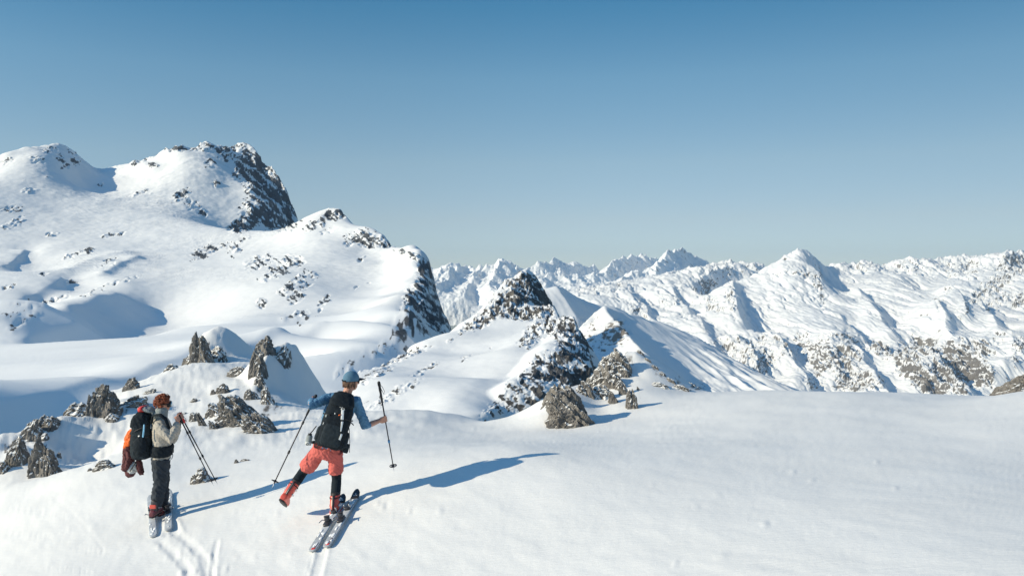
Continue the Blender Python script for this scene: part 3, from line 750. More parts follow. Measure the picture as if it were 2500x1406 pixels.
H_ROCKS = [(1960, 665, 60, 10, -8, .62), (1995, 690, 14, 34, 20, .7), (2010, 730, 12, 34, 12, .6), (1908, 630, 12, 10, 0, .45),
  (1785, 730, 12, 50, 8, .7), (1720, 720, 40, 14, -30, .7), (1745, 750, 40, 10, -20, .6), (1725, 695, 26, 12, 0, .6),
  (1780, 850, 40, 22, -40, .6), (1850, 870, 60, 44, -20, .62), (1870, 830, 40, 20, 0, .6), (1920, 850, 26, 16, -30, .6), (1800, 830, 30, 14, 0, .55),
  (1960, 840, 34, 40, 10, .6), (2010, 870, 40, 60, -15, .75), (2060, 870, 50, 60, -25, .72), (2100, 920, 60, 30, -20, .72), (2060, 820, 40, 10, 0, .7), (1990, 930, 30, 20, 0, .5), (2090, 940, 60, 20, 0, .8),
  (2150, 850, 40, 22, -30, .72), (2220, 880, 60, 40, -40, .82), (2250, 920, 80, 30, -40, .85), (2270, 850, 60, 26, -30, .75), (2340, 870, 60, 44, -25, .88), (2380, 900, 60, 40, -40, .85), (2320, 920, 60, 34, -40, .85), (2400, 850, 30, 20, 0, .75), (2380, 835, 60, 12, -10, .7), (2440, 820, 30, 14, 0, .5), (2490, 840, 20, 26, 0, .75), (2480, 875, 24, 10, 0, .6),
  (2350, 660, 60, 34, 0, .5), (2430, 690, 120, 22, 38, .8), (2470, 650, 50, 40, 30, .7), (2490, 730, 40, 20, 20, .85), (2440, 730, 50, 14, 30, .7), (2230, 650, 50, 20, 0, .48), (2110, 650, 60, 16, 0, .45),
  (1800, 650, 80, 26, 0, .28), (2310, 705, 16, 10, 0, .7), (2290, 735, 12, 20, 20, .5),
  (1640, 735, 40, 20, 0, .5), (1560, 760, 30, 34, 20, .5), (1450, 700, 60, 20, 0, .5), (1500, 690, 40, 20, 0, .5)]
def h_detail(X, Y, h):
    PX, PY = proj(X, Y, h)
    rk = patches(PX, PY, H_ROCKS)
    wx = X + 60 * fbm(X / 500, Y / 500, 3, 161)
    a = wx + 0.18 * Y
    hi = sstep(-120, 60, h)
    z = 11 * (ridged(a / 230, Y / 900, 6, 163, gain=.62) - .6) * (1 - .5 * hi)
    g1 = ridged(a / 120 + .25 * fbm(X / 60, Y / 90, 3, 165), Y / 420, 4, 164)
    z = z - 20 * np.clip(g1 - .4, 0, 1) ** 1.4 * 2.2
    z = z - 7 * ridged(a / 34, Y / 190, 4, 169) ** 3
    z = z + (5 + 10 * hi) * fbm(X / 60, Y / 80, 5, 167, gain=.6)
    z = z + hi * 55 * (ridged(X / 170, Y / 230, 6, 173, gain=.6) - .55) * sstep(4400, 4800, Y)
    z = z + rk * (58 * (ridged(a / 80, Y / 160 + h / 200, 6, 171, gain=.62) - .55) + 10 * fbm(X / 16, Y / 22, 3, 175))
    return z
T_H = Terrain(H_base, H_ridges, warp=(600, 16), detail=h_detail)
def h_rock(X, Y, Z, nx, ny, nz):
    PX, PY = proj(X, Y, Z)
    p = patches(PX, PY, H_ROCKS)
    slope = 1 - nz
    f = fbm(X / 20 + Z / 24, Y / 60 + Z / 16, 5, 177, gain=.62)
    f2 = fbm(X / 7 + Z / 6, Y / 16, 3, 179)
    v = 0.36 * p + 1.2 * (slope - 0.20) + 0.75 * f + 0.6 * f2
    v = np.where(p > 0.03, v + .05, 0.6 * f + 1.1 * (slope - .27) + .1)
    return np.clip(v, 0, 1)
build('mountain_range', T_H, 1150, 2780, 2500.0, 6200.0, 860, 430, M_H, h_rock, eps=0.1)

# ------------------------------------------------------------------ jagged peaks behind
I_base = Spline([(1000, 830, 6200), (1200, 830, 6200), (1120, 760, 6700), (1000, 700, 7600), (1300, 700, 7200), (1600, 705, 7200), (1900, 700, 7600), (1000, 720, 6400), (1300, 730, 6300), (1600, 740, 6300), (1900, 740, 6600), (1000, 0, 10500, -350), (1300, 0, 10500, -350), (1600, 0, 10500, -350), (2000, 0, 10500, -350)], smooth=1e-3)
I_ridges = []
def ir(pts, L, Rr, rho=0.0, k=25.0, fit=None):
    r = Ridge(pts, L, Rr, rho); r.k = k; r.fit = fit; I_ridges.append(r)
ir([(1040, 660, 7600), (1070, 655, 7600), (1101, 643, 7500), (1130, 650, 7900), (1152, 653, 8200), (1187, 648, 8000)], 0.9, 0.5)
ir([(1187, 650, 7600), (1205, 640, 7800), (1224, 631, 8000), (1240, 640, 8300), (1258, 648, 8600)], 0.9, 0.75)
ir([(1258, 648, 7800), (1290, 645, 7900), (1313, 641, 8000), (1330, 631, 8100), (1345, 638, 8300), (1367, 631, 8500), (1390, 637, 8700), (1408, 635, 8900), (1430, 645, 9100), (1449, 651, 9300)], 0.9, 0.8)
ir([(1449, 654, 7300), (1480, 653, 7400), (1490, 643, 7600), (1518, 625, 8000), (1535, 627, 8300), (1555, 619, 8600), (1575, 625, 8900), (1593, 632, 9200), (1612, 632, 9300)], 0.9, 1.15)
ir([(1600, 648, 7400), (1615, 630, 7600), (1632, 613, 7900), (1650, 613, 8200), (1671, 609, 8500), (1685, 617, 8800), (1699, 628, 9100), (1712, 625, 9200), (1729, 641, 9500)], 0.9, 1.15)
ir([(1729, 650, 7600), (1800, 650, 7800), (1900, 655, 8000)], 0.9, 0.6)
# lower lit ridges in front
ir([(1165, 785, 6250), (1140, 745, 6400), (1112, 700, 6800), (1092, 668, 7300), (1076, 656, 7600)], 0.6, 0.8)
ir([(1215, 720, 6300), (1195, 690, 6700), (1210, 660, 7300), (1224, 633, 7900)], 0.6, 0.8)
ir([(1060, 700, 6500), (1095, 675, 6900), (1101, 645, 7500)], 0.5, 0.85)
ir([(1130, 720, 6400), (1150, 690, 6900), (1165, 665, 7400), (1175, 650, 7900)], 0.5, 0.85)
ir([(1300, 700, 6500), (1345, 668, 6900), (1400, 672, 7000), (1440, 668, 7100), (1475, 678, 7200)], 0.9, 0.45)
ir([(1480, 720, 6400), (1500, 690, 6700), (1540, 665, 7000), (1600, 650, 7300)], 0.6, 0.7)
ir([(1600, 700, 6500), (1625, 670, 6900), (1680, 660, 7200), (1730, 655, 7400)], 0.9, 0.4)
def i_detail(X, Y, h):
    hi = sstep(-250, 20, h)
    z = (26 + 66 * hi) * (ridged(X / 260, Y / 420, 5, 181, gain=.56) - .6)
    z = z + 26 * fbm(X / 80, Y / 120, 5, 187, gain=.6)
    return z
T_I = Terrain(I_base, I_ridges, warp=(700, 40), detail=i_detail)
def i_rock(X, Y, Z, nx, ny, nz):
    f = fbm(X / 60 + Z / 60, Y / 140 + Z / 50, 4, 191)
    return np.clip(1.0 * ((1 - nz) - 0.34) + 0.6 * f + .15, 0, 1)
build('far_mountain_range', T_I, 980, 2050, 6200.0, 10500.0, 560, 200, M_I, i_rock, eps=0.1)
# ------------------------------------------------------------------ rocks that stick out of the near snow
def sphere_grid(nu, nv):
    th = np.linspace(0, 2 * math.pi, nu, endpoint=False)
    ph = np.linspace(0.04, math.pi * 0.80, nv)
    P, T = np.meshgrid(ph, th, indexing='ij')
    return np.stack([np.sin(P) * np.cos(T), np.sin(P) * np.sin(T), np.cos(P)], -1)

def h1(i, seed):
    v = np.sin(i * 127.1 + seed * 311.7) * 43758.5453
    return v - np.floor(v)

def make_rock(label, px, py, wpx, hpx, lean=0.0, strata=70.0, seed=1, snow=0.35, depth=0.8, taper=0.45, group=None, name='rock', d=None, plate=0.16, brown=0.0, turn=0.0, cat='rock', vary=0.30):
    """px, py: middle of the foot of the rock where it leaves the snow; wpx, hpx: its extent in the photograph"""
    if d is None:
        x, y, z = [float(v) for v in ray_to(near_smooth, px, py)]
        tries = 0
        while y > 38 and tries < 30:      # the foot lies just behind a crest: come down to the crest itself
            py += 2; tries += 1
            x, y, z = [float(v) for v in ray_to(near_smooth, px, py)]
    else:
        x, y, z = [float(v) for v in at(px, py, d)]
    W = wpx * y / FPX; H = hpx * y / FPX
    big = max(wpx, hpx)
    nu = int(np.clip(big * 1.3, 22, 120)); nv = int(np.clip(big * 0.9, 14, 84))
    S = sphere_grid(nu, nv)
    sx, sy, sz = S[..., 0], S[..., 1], S[..., 2]
    e = 0.72
    bx = np.sign(sx) * np.abs(sx) ** e; by = np.sign(sy) * np.abs(sy) ** e; bz = np.sign(sz) * np.abs(sz) ** 0.9
    tp = 1 - taper * np.clip(bz, 0, 1)
    X = bx * tp * W / 2; Y = by * tp * W * depth / 2; Z = bz * H
    # leaning plates: every plate has its own height and stands proud or back
    a = R(strata)
    wv = 0.35 * fbm(sx * 1.3 + seed, sz * 1.3 + sy, 3, seed)
    s = (X / W * math.sin(a) - Z / max(H, W) * math.cos(a) + 0.25 * Y / W) / plate + wv * 2.2 + seed * 3.3
    i0 = np.floor(s); fr = s - i0
    hh = h1(i0, seed); h_ = h1(i0 + 1, seed)
    pl = hh + (h_ - hh) * sstep(0.86, 1.0, fr)
    edge = np.minimum(fr, 1 - fr)
    groove = -np.exp(-(edge / 0.07) ** 2)
    up = np.clip(bz + 0.25, 0, 1)
    Z = Z * (1 - vary * (1 - pl) * up)
    out = 0.10 * W * (pl - .5) + 0.035 * W * groove
    s2 = s * 3.1 + seed; i2 = np.floor(s2)
    out = out + 0.03 * W * (h1(i2, seed + 5) - .5)
    n = fbm(sx * 2.2 + seed, sy * 2.2 + sz * 2.6, 5, seed + 9, gain=.58)
    n2 = ridged(sx * 3 + seed, sz * 3 + sy * 2, 4, seed + 13)
    X = X + bx * (out + W * 0.16 * n); Y = Y + by * (out + W * 0.16 * n); Z = Z + H * (0.10 * n + 0.10 * (n2 - .6)) * up
    X = X + math.tan(R(lean)) * np.clip(Z, 0, 9)
    if turn:
        c, q = math.cos(R(turn)), math.sin(R(turn)); X, Y = X * c - Y * q, X * q + Y * c
    # the foot follows the snow: the lowest rings go under it
    wx, wy = X + x, Y + y
    if d is None:
        gz = near_smooth(wx.copy(), wy.copy()) - z
        Z = Z + gz * np.clip(1 - bz * 1.3, 0, 1) * 0.85 
    Z = Z - 0.04 * H
    V = np.stack([X, Y, Z], -1)
    i = np.arange(nu * nv).reshape(nv, nu)
    j = np.roll(i, -1, 1)
    q = np.stack([i[1:], j[1:], j[:-1], i[:-1]], -1).reshape(-1, 4).tolist()
    top = list(i[0]); q.append([int(v) for v in top])
    q.append([int(v) for v in i[-1][::-1]])
    # normal and snow cover
    du = np.roll(V, -1, 1) - np.roll(V, 1, 1); dv = np.gradient(V, axis=0)
    nn = np.cross(dv, du); nn /= np.linalg.norm(nn, axis=-1, keepdims=True) + 1e-9
    nz = nn[..., 2] * np.sign((nn * V).sum(-1).mean())
    sn = fbm(X / W * 5 + seed, (Y + Z) / W * 5, 4, seed + 21)
    sn = fbm(X / W * 3 + seed, (Y + Z) / W * 3, 3, seed + 21)
    rock = 1 - sstep(0.84 - snow, 0.98 - snow, nz + 0.40 * sn)
    streak = fbm(s * 1.7, Z / H * 2.5 + seed, 3, seed + 23)
    rock = np.clip(rock - snow * 0.9 * sstep(0.10, 0.35, streak) * np.clip(nz + 0.35, 0, 1), 0, 1)
    me = bpy.data.meshes.new(name)
    me.from_pydata(V.reshape(-1, 3).tolist(), [], q)
    at_ = me.attributes.new('rock', 'FLOAT', 'POINT'); at_.data.foreach_set('value', rock.reshape(-1).astype(np.float32))
    me.materials.append(M_ROCK)
    me.update()
    o = bpy.data.objects.new(name, me); COL.objects.link(o); o.location = (x, y, z)
    o['label'] = label; o['category'] = cat
    if group: o['group'] = group
    return o

GA = 'rocks at the left edge of the snow slope'
make_rock('brown fluted rock column at the left end of the snowy mound', 38, 1128, 52, 78, 8, 80, 3, .5, group=GA)
make_rock('low rock at the foot of the mound, half off the left frame edge', 4, 1150, 34, 28, 0, 60, 4, .4, group=GA)
make_rock('grey rock on the mound crest, second up from the left end', 78, 1062, 46, 44, 10, 75, 5, .45, group=GA)
make_rock('dark toothed rock capping the top of the left mound', 118, 1036, 56, 26, 0, 70, 6, .25, group=GA)
make_rock('tall wedge of brown rock splitting the left mound, widest at its foot', 114, 1160, 76, 108, -8, 72, 7, .32, taper=.75, group=GA)
make_rock('small rock poking out of the shaded hollow of the left mound', 144, 1112, 11, 11, 0, 60, 8, .1, group=GA)
make_rock('small grey rock ledge above the wedge on the left mound', 108, 1068, 22, 16, 0, 60, 9, .5, group=GA)
make_rock('flat dark rock half buried left of the skier with the orange jacket', 254, 1143, 50, 24, 6, 25, 10, .3, depth=.6)
make_rock('pebble sized rock beside the flat dark rock, left of the backpacked skier', 220, 1149, 12, 8, 0, 30, 11, .1)
GB = 'rocks on the shoulder above the left skier'
make_rock('jagged low rock row left of the tall dark crag', 190, 1006, 58, 28, 5, 65, 12, .4, group=GB)
make_rock('tall dark jagged crag on the far left shoulder', 256, 1004, 74, 76, -4, 68, 13, .12, group=GB)
make_rock('narrow upright rock sheathed in snow left of the dark crag', 222, 1010, 24, 52, 0, 80, 14, .55, group=GB)
make_rock('squat dark rock leaning on the right foot of the tall crag', 281, 1008, 34, 34, 0, 60, 15, .25, group=GB)
make_rock('small brown rock below the tall dark crag', 274, 1021, 32, 16, 0, 50, 16, .4, group=GB)
make_rock('ribbed dark boulder standing alone right of the tall crag', 319, 950, 40, 34, 8, 60, 17, .15, group=GB)
make_rock('long flat slab tilted up to the right beside the dark crag', 326, 988, 62, 26, 34, 22, 18, .35, depth=.5, group=GB)
make_rock('thin upper end of the tilted slab, grey with snow in its joints', 362, 962, 36, 18, 38, 22, 19, .4, depth=.5, group=GB)
make_rock('thin dark rib showing through snow just above the curly haired skier', 445, 1013, 26, 9, 30, 20, 57, .4, depth=.5, group=GB)
GC = 'rocks on the far snow fin'
make_rock('brown rock wall on the left face of the rear snow fin', 494, 884, 56, 84, -6, 76, 20, .35, taper=.45, group=GC)
make_rock('dark broken rock in the shaded face of the rear snow fin', 532, 874, 44, 34, 0, 50, 21, .62, group=GC)
make_rock('rounded brown rock below the rear fin, farthest left', 418, 897, 32, 16, 0, 40, 22, .25, group=GC)
make_rock('grey rock at the left foot of the rear fin', 459, 886, 38, 20, 0, 50, 23, .35, group=GC)
GD = 'rocks on the front snow fin'
make_rock('dark blocky summit rock of the front snow fin', 642, 858, 58, 46, 6, 72, 24, .16, group=GD)
make_rock('brown broken rock under the summit block of the front fin', 630, 904, 44, 62, 0, 70, 25, .42, group=GD)
make_rock('snow plastered rock shoulder right of the front fin summit', 690, 878, 42, 46, 6, 65, 26, .62, group=GD)
make_rock('round grey boulder on the snow left of the front fin', 578, 914, 42, 26, 0, 30, 27, .2, group=GD)
make_rock('small rock in the snow edge midway down the front fin', 634, 940, 26, 36, 0, 70, 28, .5, group=GD)
make_rock('grey cracked boulder below and left of the front fin', 544, 958, 34, 26, 0, 40, 29, .2, group=GD)
make_rock('little rock touching the left side of the cracked boulder', 520, 963, 14, 14, 0, 40, 30, .2, group=GD)
make_rock('small flat rock highest above the curly haired skier', 473, 981, 20, 12, 15, 30, 31, .25, group=GD)
make_rock('snow streaked rock rib at the lower edge of the front fin', 655, 985, 34, 50, -14, 70, 58, .6, group=GD)
GE = 'slabby outcrop between the two skiers'
make_rock('largest dark slab of the outcrop between the skiers', 592, 1040, 116, 92, -22, 112, 32, .16, taper=.35, group=GE, plate=.11)
make_rock('lower right slab of the outcrop between the skiers', 636, 1057, 76, 62, -18, 112, 33, .22, taper=.4, group=GE, plate=.12)
make_rock('small upper block on top of the outcrop between the skiers', 612, 972, 36, 26, 0, 100, 34, .3, group=GE)
make_rock('leftmost low rock of the outcrop between the skiers', 475, 1028, 28, 26, -10, 105, 35, .25, group=GE)
make_rock('thin leaning rock blade second from left in the outcrop', 496, 1040, 20, 40, -20, 110, 36, .25, group=GE)
make_rock('ribbed snow streaked rock left of the largest slab', 526, 1016, 44, 40, -14, 105, 37, .42, group=GE)
make_rock('lone thin blade of rock lowest on the left below the outcrop', 524, 1048, 20, 26, -28, 115, 38, .2, group=GE)
make_rock('snow dusted boulder behind the ski pole baskets of the left skier', 491, 1177, 48, 40, 0, 50, 39, .38, depth=1.0)
GF = 'rocks of the crag right of the hump'
make_rock('biggest brown fluted rock at the edge of the snow, nearest of the crag', 1392, 1034, 112, 112, -12, 128, 40, .08, taper=.22, group=GF, plate=.085, depth=.9, vary=.25)
make_rock('pale brown shoulder on the left of the biggest fluted rock', 1346, 985, 52, 56, 16, 120, 41, .3, taper=.6, group=GF)
make_rock('grey wrinkled block behind the biggest fluted rock', 1456, 952, 78, 66, 6, 100, 42, .36, group=GF, taper=.3, vary=.45)
make_rock('grey upper left block of the crag below its summit', 1480, 900, 70, 56, 12, 60, 43, .42, group=GF, taper=.4, vary=.4)
make_rock('dark leaning summit rock of the crag, snow patch on its face', 1516, 912, 66, 76, -16, 118, 44, .42, group=GF, taper=.4, vary=.5)
make_rock('wedge shaped rock under the summit of the crag', 1502, 940, 52, 42, -14, 112, 45, .25, group=GF)
make_rock('small triangular rock tooth alone in the snow right of the big fluted rock', 1497, 982, 24, 28, -12, 110, 46, .12, taper=.5, group=GF)
make_rock('dark snow capped rock above the small rock tooth', 1512, 950, 24, 24, 0, 60, 47, .45, group=GF)
make_rock('brown snow plastered rock column beside the blue shaded hollow', 1543, 997, 30, 54, -4, 80, 48, .5, group=GF, taper=.15, vary=.3)
make_rock('snow streaked rock slope filling the gap behind the triangular tooth', 1472, 968, 60, 34, -10, 118, 71, .5, group=GF, depth=.6)
make_rock('low brown ledge joining the fluted rock to the grey wrinkled block', 1428, 958, 44, 30, -8, 118, 72, .35, group=GF, depth=.6)
make_rock('thin snow dusted rib left of the brown column', 1524, 962, 26, 34, -14, 115, 73, .5, group=GF, depth=.6)
GG = 'dark rocks along the right crest of the crag'
for k, (px_, py_, w_, h_, lab) in enumerate([(1567, 868, 18, 16, 'topmost dark rock on the descending crest right of the summit rock'), (1584, 884, 18, 14, 'second dark rock down the crest right of the summit rock'),
        (1602, 901, 18, 15, 'third dark rock down the crest right of the summit rock'), (1620, 918, 20, 14, 'fourth dark rock down the crest right of the summit rock'), (1640, 934, 22, 14, 'lowest dark rock on the descending crest of the crag')]):
    make_rock(lab, px_, py_, w_, h_, -30, 130, 60 + k, .2, group=GG)
make_rock('blurred dark rock showing through thin snow below the descending crest', 1612, 945, 44, 14, -30, 150, 49, .42, depth=.5, group=GF)
make_rock('flat dark rock at the snow edge, right end of the crag', 1660, 950, 44, 12, -20, 160, 50, .35, depth=.5, group=GF)
make_rock('low dark blue rock behind the snow edge right of the crag', 1682, 958, 52, 32, 0, 60, 51, .2, d=27, group=GF)
make_rock('small rock in the blue hollow right of the brown column', 1560, 955, 10, 14, -20, 120, 52, .1, group=GF)
make_rock('brown rock mass rising behind the snow at the right frame edge', 2520, 985, 170, 92, -4, 28, 53, .05, taper=.6, d=29, depth=.8)
make_rock('small dark round rock lying on the snow between the skiers', 577, 1129, 12, 9, 0, 40, 54, .0)
make_rock('thin dark sliver of rock right of the small round rock', 598, 1123, 22, 4, 8, 10, 55, .0, depth=.3)
# ------------------------------------------------------------------ figures: small modelling kit
def V3(*a): return Vector(a)
def J(px, py, d): return Vector(at(px, py, d))
def nrm(v): return v.normalized()

class Geo:
    def __init__(self): self.v = []; self.f = []
    def add(self, v, f):
        n = len(self.v); self.v += [Vector(p) for p in v]; self.f += [tuple(i + n for i in q) for q in f]; return self
    def join(self, g): return self.add(g.v, g.f)

def frame(d, hint=None):
    d = d.normalized()
    h = hint or (Vector((0, 0, 1)) if abs(d.z) < 0.9 else Vector((1, 0, 0)))
    x = h.cross(d)
    if x.length < 1e-5: x = Vector((1, 0, 0)).cross(d)
    x.normalize(); y = d.cross(x).normalized()
    return x, y

def rings(secs, n=14, cap=True):
    """secs: (centre, x axis, y axis, half width, half depth, exponent)"""
    v, f = [], []
    for c, x, y, a, b, e in secs:
        for k in range(n):
            t = 2 * math.pi * k / n
            cx, cy = math.cos(t), math.sin(t)
            v.append(c + x * (a * math.copysign(abs(cx) ** e, cx)) + y * (b * math.copysign(abs(cy) ** e, cy)))
    m = len(secs)
    for i in range(m - 1):
        for k in range(n):
            k2 = (k + 1) % n
            f.append((i * n + k, i * n + k2, (i + 1) * n + k2, (i + 1) * n + k))
    if cap:
        a0 = len(v); v.append(secs[0][0].copy()); b0 = len(v); v.append(secs[-1][0].copy())
        for k in range(n):
            k2 = (k + 1) % n
            f.append((a0, k2, k)); f.append((b0, (m - 1) * n + k, (m - 1) * n + k2))
    g = Geo(); g.v = v; g.f = f
    return g

def tube(pts, rad, n=12, hint=None, flat=1.0, e=1.0, rounded=True):
    pts = [Vector(p) for p in pts]
    if not isinstance(rad, (list, tuple)): rad = [rad] * len(pts)
    secs = []; px = None
    for i, p in enumerate(pts):
        d = (pts[min(i + 1, len(pts) - 1)] - pts[max(i - 1, 0)])
        if px is None: x, y = frame(d, hint)
        else:
            y = d.normalized().cross(px).normalized(); x = y.cross(d.normalized()).normalized()
        px = x
        if rounded and i == 0:
            dn = d.normalized(); secs.append((p - dn * rad[0] * .75, x, y, rad[0] * .5, rad[0] * .5 * flat, e))
        secs.append((p, x, y, rad[i], rad[i] * flat, e))
        if rounded and i == len(pts) - 1:
            dn = d.normalized(); secs.append((p + dn * rad[i] * .75, x, y, rad[i] * .5, rad[i] * .5 * flat, e))
    return rings(secs, n)

def ell(c, r, x=None, y=None, z=None, n=16, m=10):
    x = x or Vector((1, 0, 0)); y = y or Vector((0, 1, 0)); z = z or Vector((0, 0, 1))
    g = Geo(); v = []; f = []
    for i in range(1, m):
        ph = math.pi * i / m
        for k in range(n):
            t = 2 * math.pi * k / n
            v.append(c + x * (r[0] * math.sin(ph) * math.cos(t)) + y * (r[1] * math.sin(ph) * math.sin(t)) + z * (r[2] * math.cos(ph)))
    t0 = len(v); v.append(c + z * r[2]); b0 = len(v); v.append(c - z * r[2])
    for i in range(m - 2):
        for k in range(n):
            k2 = (k + 1) % n; f.append((i * n + k, (i + 1) * n + k, (i + 1) * n + k2, i * n + k2))
    for k in range(n):
        k2 = (k + 1) % n; f.append((t0, k, k2)); f.append((b0, (m - 2) * n + k2, (m - 2) * n + k))
    g.v = v; g.f = f; return g

def box(c, x, y, z, a, b, h, e=0.35, n=16):
    """rounded block, half sizes a b h along x y z"""
    k = 0.88
    return rings([(c - z * h, x, y, a * k, b * k, e), (c - z * h * .85, x, y, a, b, e), (c + z * h * .85, x, y, a, b, e), (c + z * h, x, y, a * k, b * k, e)], n)

def mesh_of(geo, name='piece', smooth=True):
    me = bpy.data.meshes.new(name)
    me.from_pydata([tuple(p) for p in geo.v], [], [list(q) for q in geo.f])
    bm = bmesh.new(); bm.from_mesh(me); bmesh.ops.recalc_face_normals(bm, faces=bm.faces); bm.to_mesh(me); bm.free()
    if smooth: me.polygons.foreach_set('use_smooth', [True] * len(me.polygons))
    me.update(); return me

def fuse(geo, voxel=0.008, smooth=3, name='body', wrinkle=0.0, wscale=20.0, seed=0):
    """one continuous skin round overlapping closed shapes"""
    me = mesh_of(geo, name)
    o = bpy.data.objects.new('fusing', me); COL.objects.link(o)
    m = o.modifiers.new('r', 'REMESH'); m.mode = 'VOXEL'; m.voxel_size = voxel; m.use_smooth_shade = True
    if smooth:
        s = o.modifiers.new('s', 'SMOOTH'); s.iterations = smooth; s.factor = 0.6
    dg = bpy.context.evaluated_depsgraph_get()
    out = bpy.data.meshes.new_from_object(o.evaluated_get(dg)); out.name = name
    bpy.data.objects.remove(o); bpy.data.meshes.remove(me)
    n = len(out.vertices); co = np.empty(n * 3); out.vertices.foreach_get('co', co); co = co.reshape(-1, 3)
    if wrinkle > 0:
        no = np.empty(n * 3); out.vertices.foreach_get('normal', no); no = no.reshape(-1, 3)
        w = ridged(co[:, 0] * wscale + co[:, 2] * wscale * .45, co[:, 2] * wscale * 1.0 + co[:, 1] * wscale * .7, 3, seed) - .55
        w2 = perlin(co[:, 0] * wscale * .4 + 9, co[:, 2] * wscale * .5 + co[:, 1] * 5, seed + 3)
        co = co + no * (wrinkle * (w + .5 * w2))[:, None]
        out.vertices.foreach_set('co', co.ravel()); out.update()
    out.polygons.foreach_set('use_smooth', [True] * len(out.polygons))
    return out

def root_at(name, loc, label, cat, group=None):
    o = bpy.data.objects.new(name, None); COL.objects.link(o); o.location = loc
    o.empty_display_size = 0.2
    o['label'] = label; o['category'] = cat
    if group: o['group'] = group
    return o

def world_of(o):
    p = Vector((0, 0, 0))
    while o is not None: p += o.location; o = o.parent
    return p

def part(name, me, mat, parent, label=None, smooth=True):
    """mesh given in world coordinates becomes a child of parent"""
    if isinstance(me, Geo): me = mesh_of(me, name, smooth)
    base = world_of(parent)
    # the child's origin sits at the middle of its own shape
    n = len(me.vertices); co = np.empty(n * 3); me.vertices.foreach_get('co', co); co = co.reshape(-1, 3)
    c = (co.min(0) + co.max(0)) / 2
    me.vertices.foreach_set('co', (co - c).ravel()); me.update()
    me.materials.clear()
    for m in (mat if isinstance(mat, (list, tuple)) else [mat]): me.materials.append(m)
    me.name = name
    o = bpy.data.objects.new(name, me); COL.objects.link(o)
    o.parent = parent; o.location = Vector(c) - base
    if label: o['label'] = label
    return o

def sub(a, b, t): return a + (b - a) * t

# materials
K_skin = plain('skin', (0.52, 0.27, 0.19), .55, var=.08)
K_blue = plain('blue_shirt', (0.095, 0.225, 0.37), .85, bump=.004, bscale=40, var=.15)
K_cap = plain('blue_cap_cloth', (0.085, 0.185, 0.275), .8, bump=.001, bscale=90)
K_black = plain('black_fabric', (0.014, 0.020, 0.026), .85, bump=.003, bscale=70, var=.25, spec=.15)
K_pack2 = plain('dark_slate_fabric', (0.024, 0.033, 0.040), .85, bump=.003, bscale=70, var=.25, spec=.15)
K_tights = plain('black_tights', (0.013, 0.021, 0.028), .85, bump=.001, bscale=120, spec=.15)
K_coral = plain('coral_shorts_cloth', (0.56, 0.125, 0.105), .85, bump=.003, bscale=50, var=.1)
K_trouser = plain('charcoal_trouser_cloth', (0.024, 0.032, 0.043), .85, bump=.004, bscale=45, var=.2)
K_beige = plain('beige_jacket_cloth', (0.42, 0.385, 0.33), .8, bump=.003, bscale=50, var=.1)
K_grey = plain('grey_cloth', (0.26, 0.29, 0.29), .85, bump=.003, bscale=50, var=.12)
K_pale = plain('pale_grey_cloth', (0.55, 0.57, 0.56), .85, bump=.003, bscale=50)
K_orange = plain('orange_cloth', (0.80, 0.15, 0.025), .7, bump=.004, bscale=40, var=.12)
K_maroon = plain('maroon_cloth', (0.115, 0.035, 0.038), .75, bump=.004, bscale=40, var=.25)
K_red = plain('red_strap', (0.62, 0.05, 0.045), .6)
K_bootred = plain('coral_boot_plastic', (0.66, 0.10, 0.07), .35, var=.06, spec=.5)
K_bootdark = plain('dark_boot_plastic', (0.035, 0.035, 0.042), .4, var=.2, spec=.5)
K_bootplum = plain('plum_boot_plastic', (0.14, 0.035, 0.045), .4, var=.25, spec=.5)
K_metal = plain('brushed_metal', (0.55, 0.56, 0.58), .35, 0.8)
K_pole = plain('dark_pole_metal', (0.03, 0.03, 0.035), .35, 0.3)
K_rubber = plain('black_rubber', (0.018, 0.018, 0.02), .6)
K_white = plain('white_print', (0.78, 0.80, 0.80), .5, var=.04)
K_ski = plain('white_ski_top', (0.45, 0.475, 0.50), .4, var=.3, bscale=12)
K_skisnow = plain('snow_crust_on_ski', (0.85, 0.86, 0.86), .8, bump=.006, bscale=60, var=.04)
K_skiblack = plain('black_ski_tip', (0.02, 0.02, 0.024), .3)
K_hair = plain('brown_hair', (0.13, 0.075, 0.05), .7, var=.3)
K_red_hair = plain('ginger_hair', (0.23, 0.065, 0.032), .75, var=.35)
K_lens = plain('goggle_lens', (0.45, 0.62, 0.70), .12, 0.6, var=.1)
K_glass = plain('dark_lens', (0.015, 0.015, 0.02), .12)
K_sky = plain('light_blue_tube', (0.25, 0.55, 0.78), .5)
K_clip = plain('blue_clamp', (0.05, 0.25, 0.48), .4)

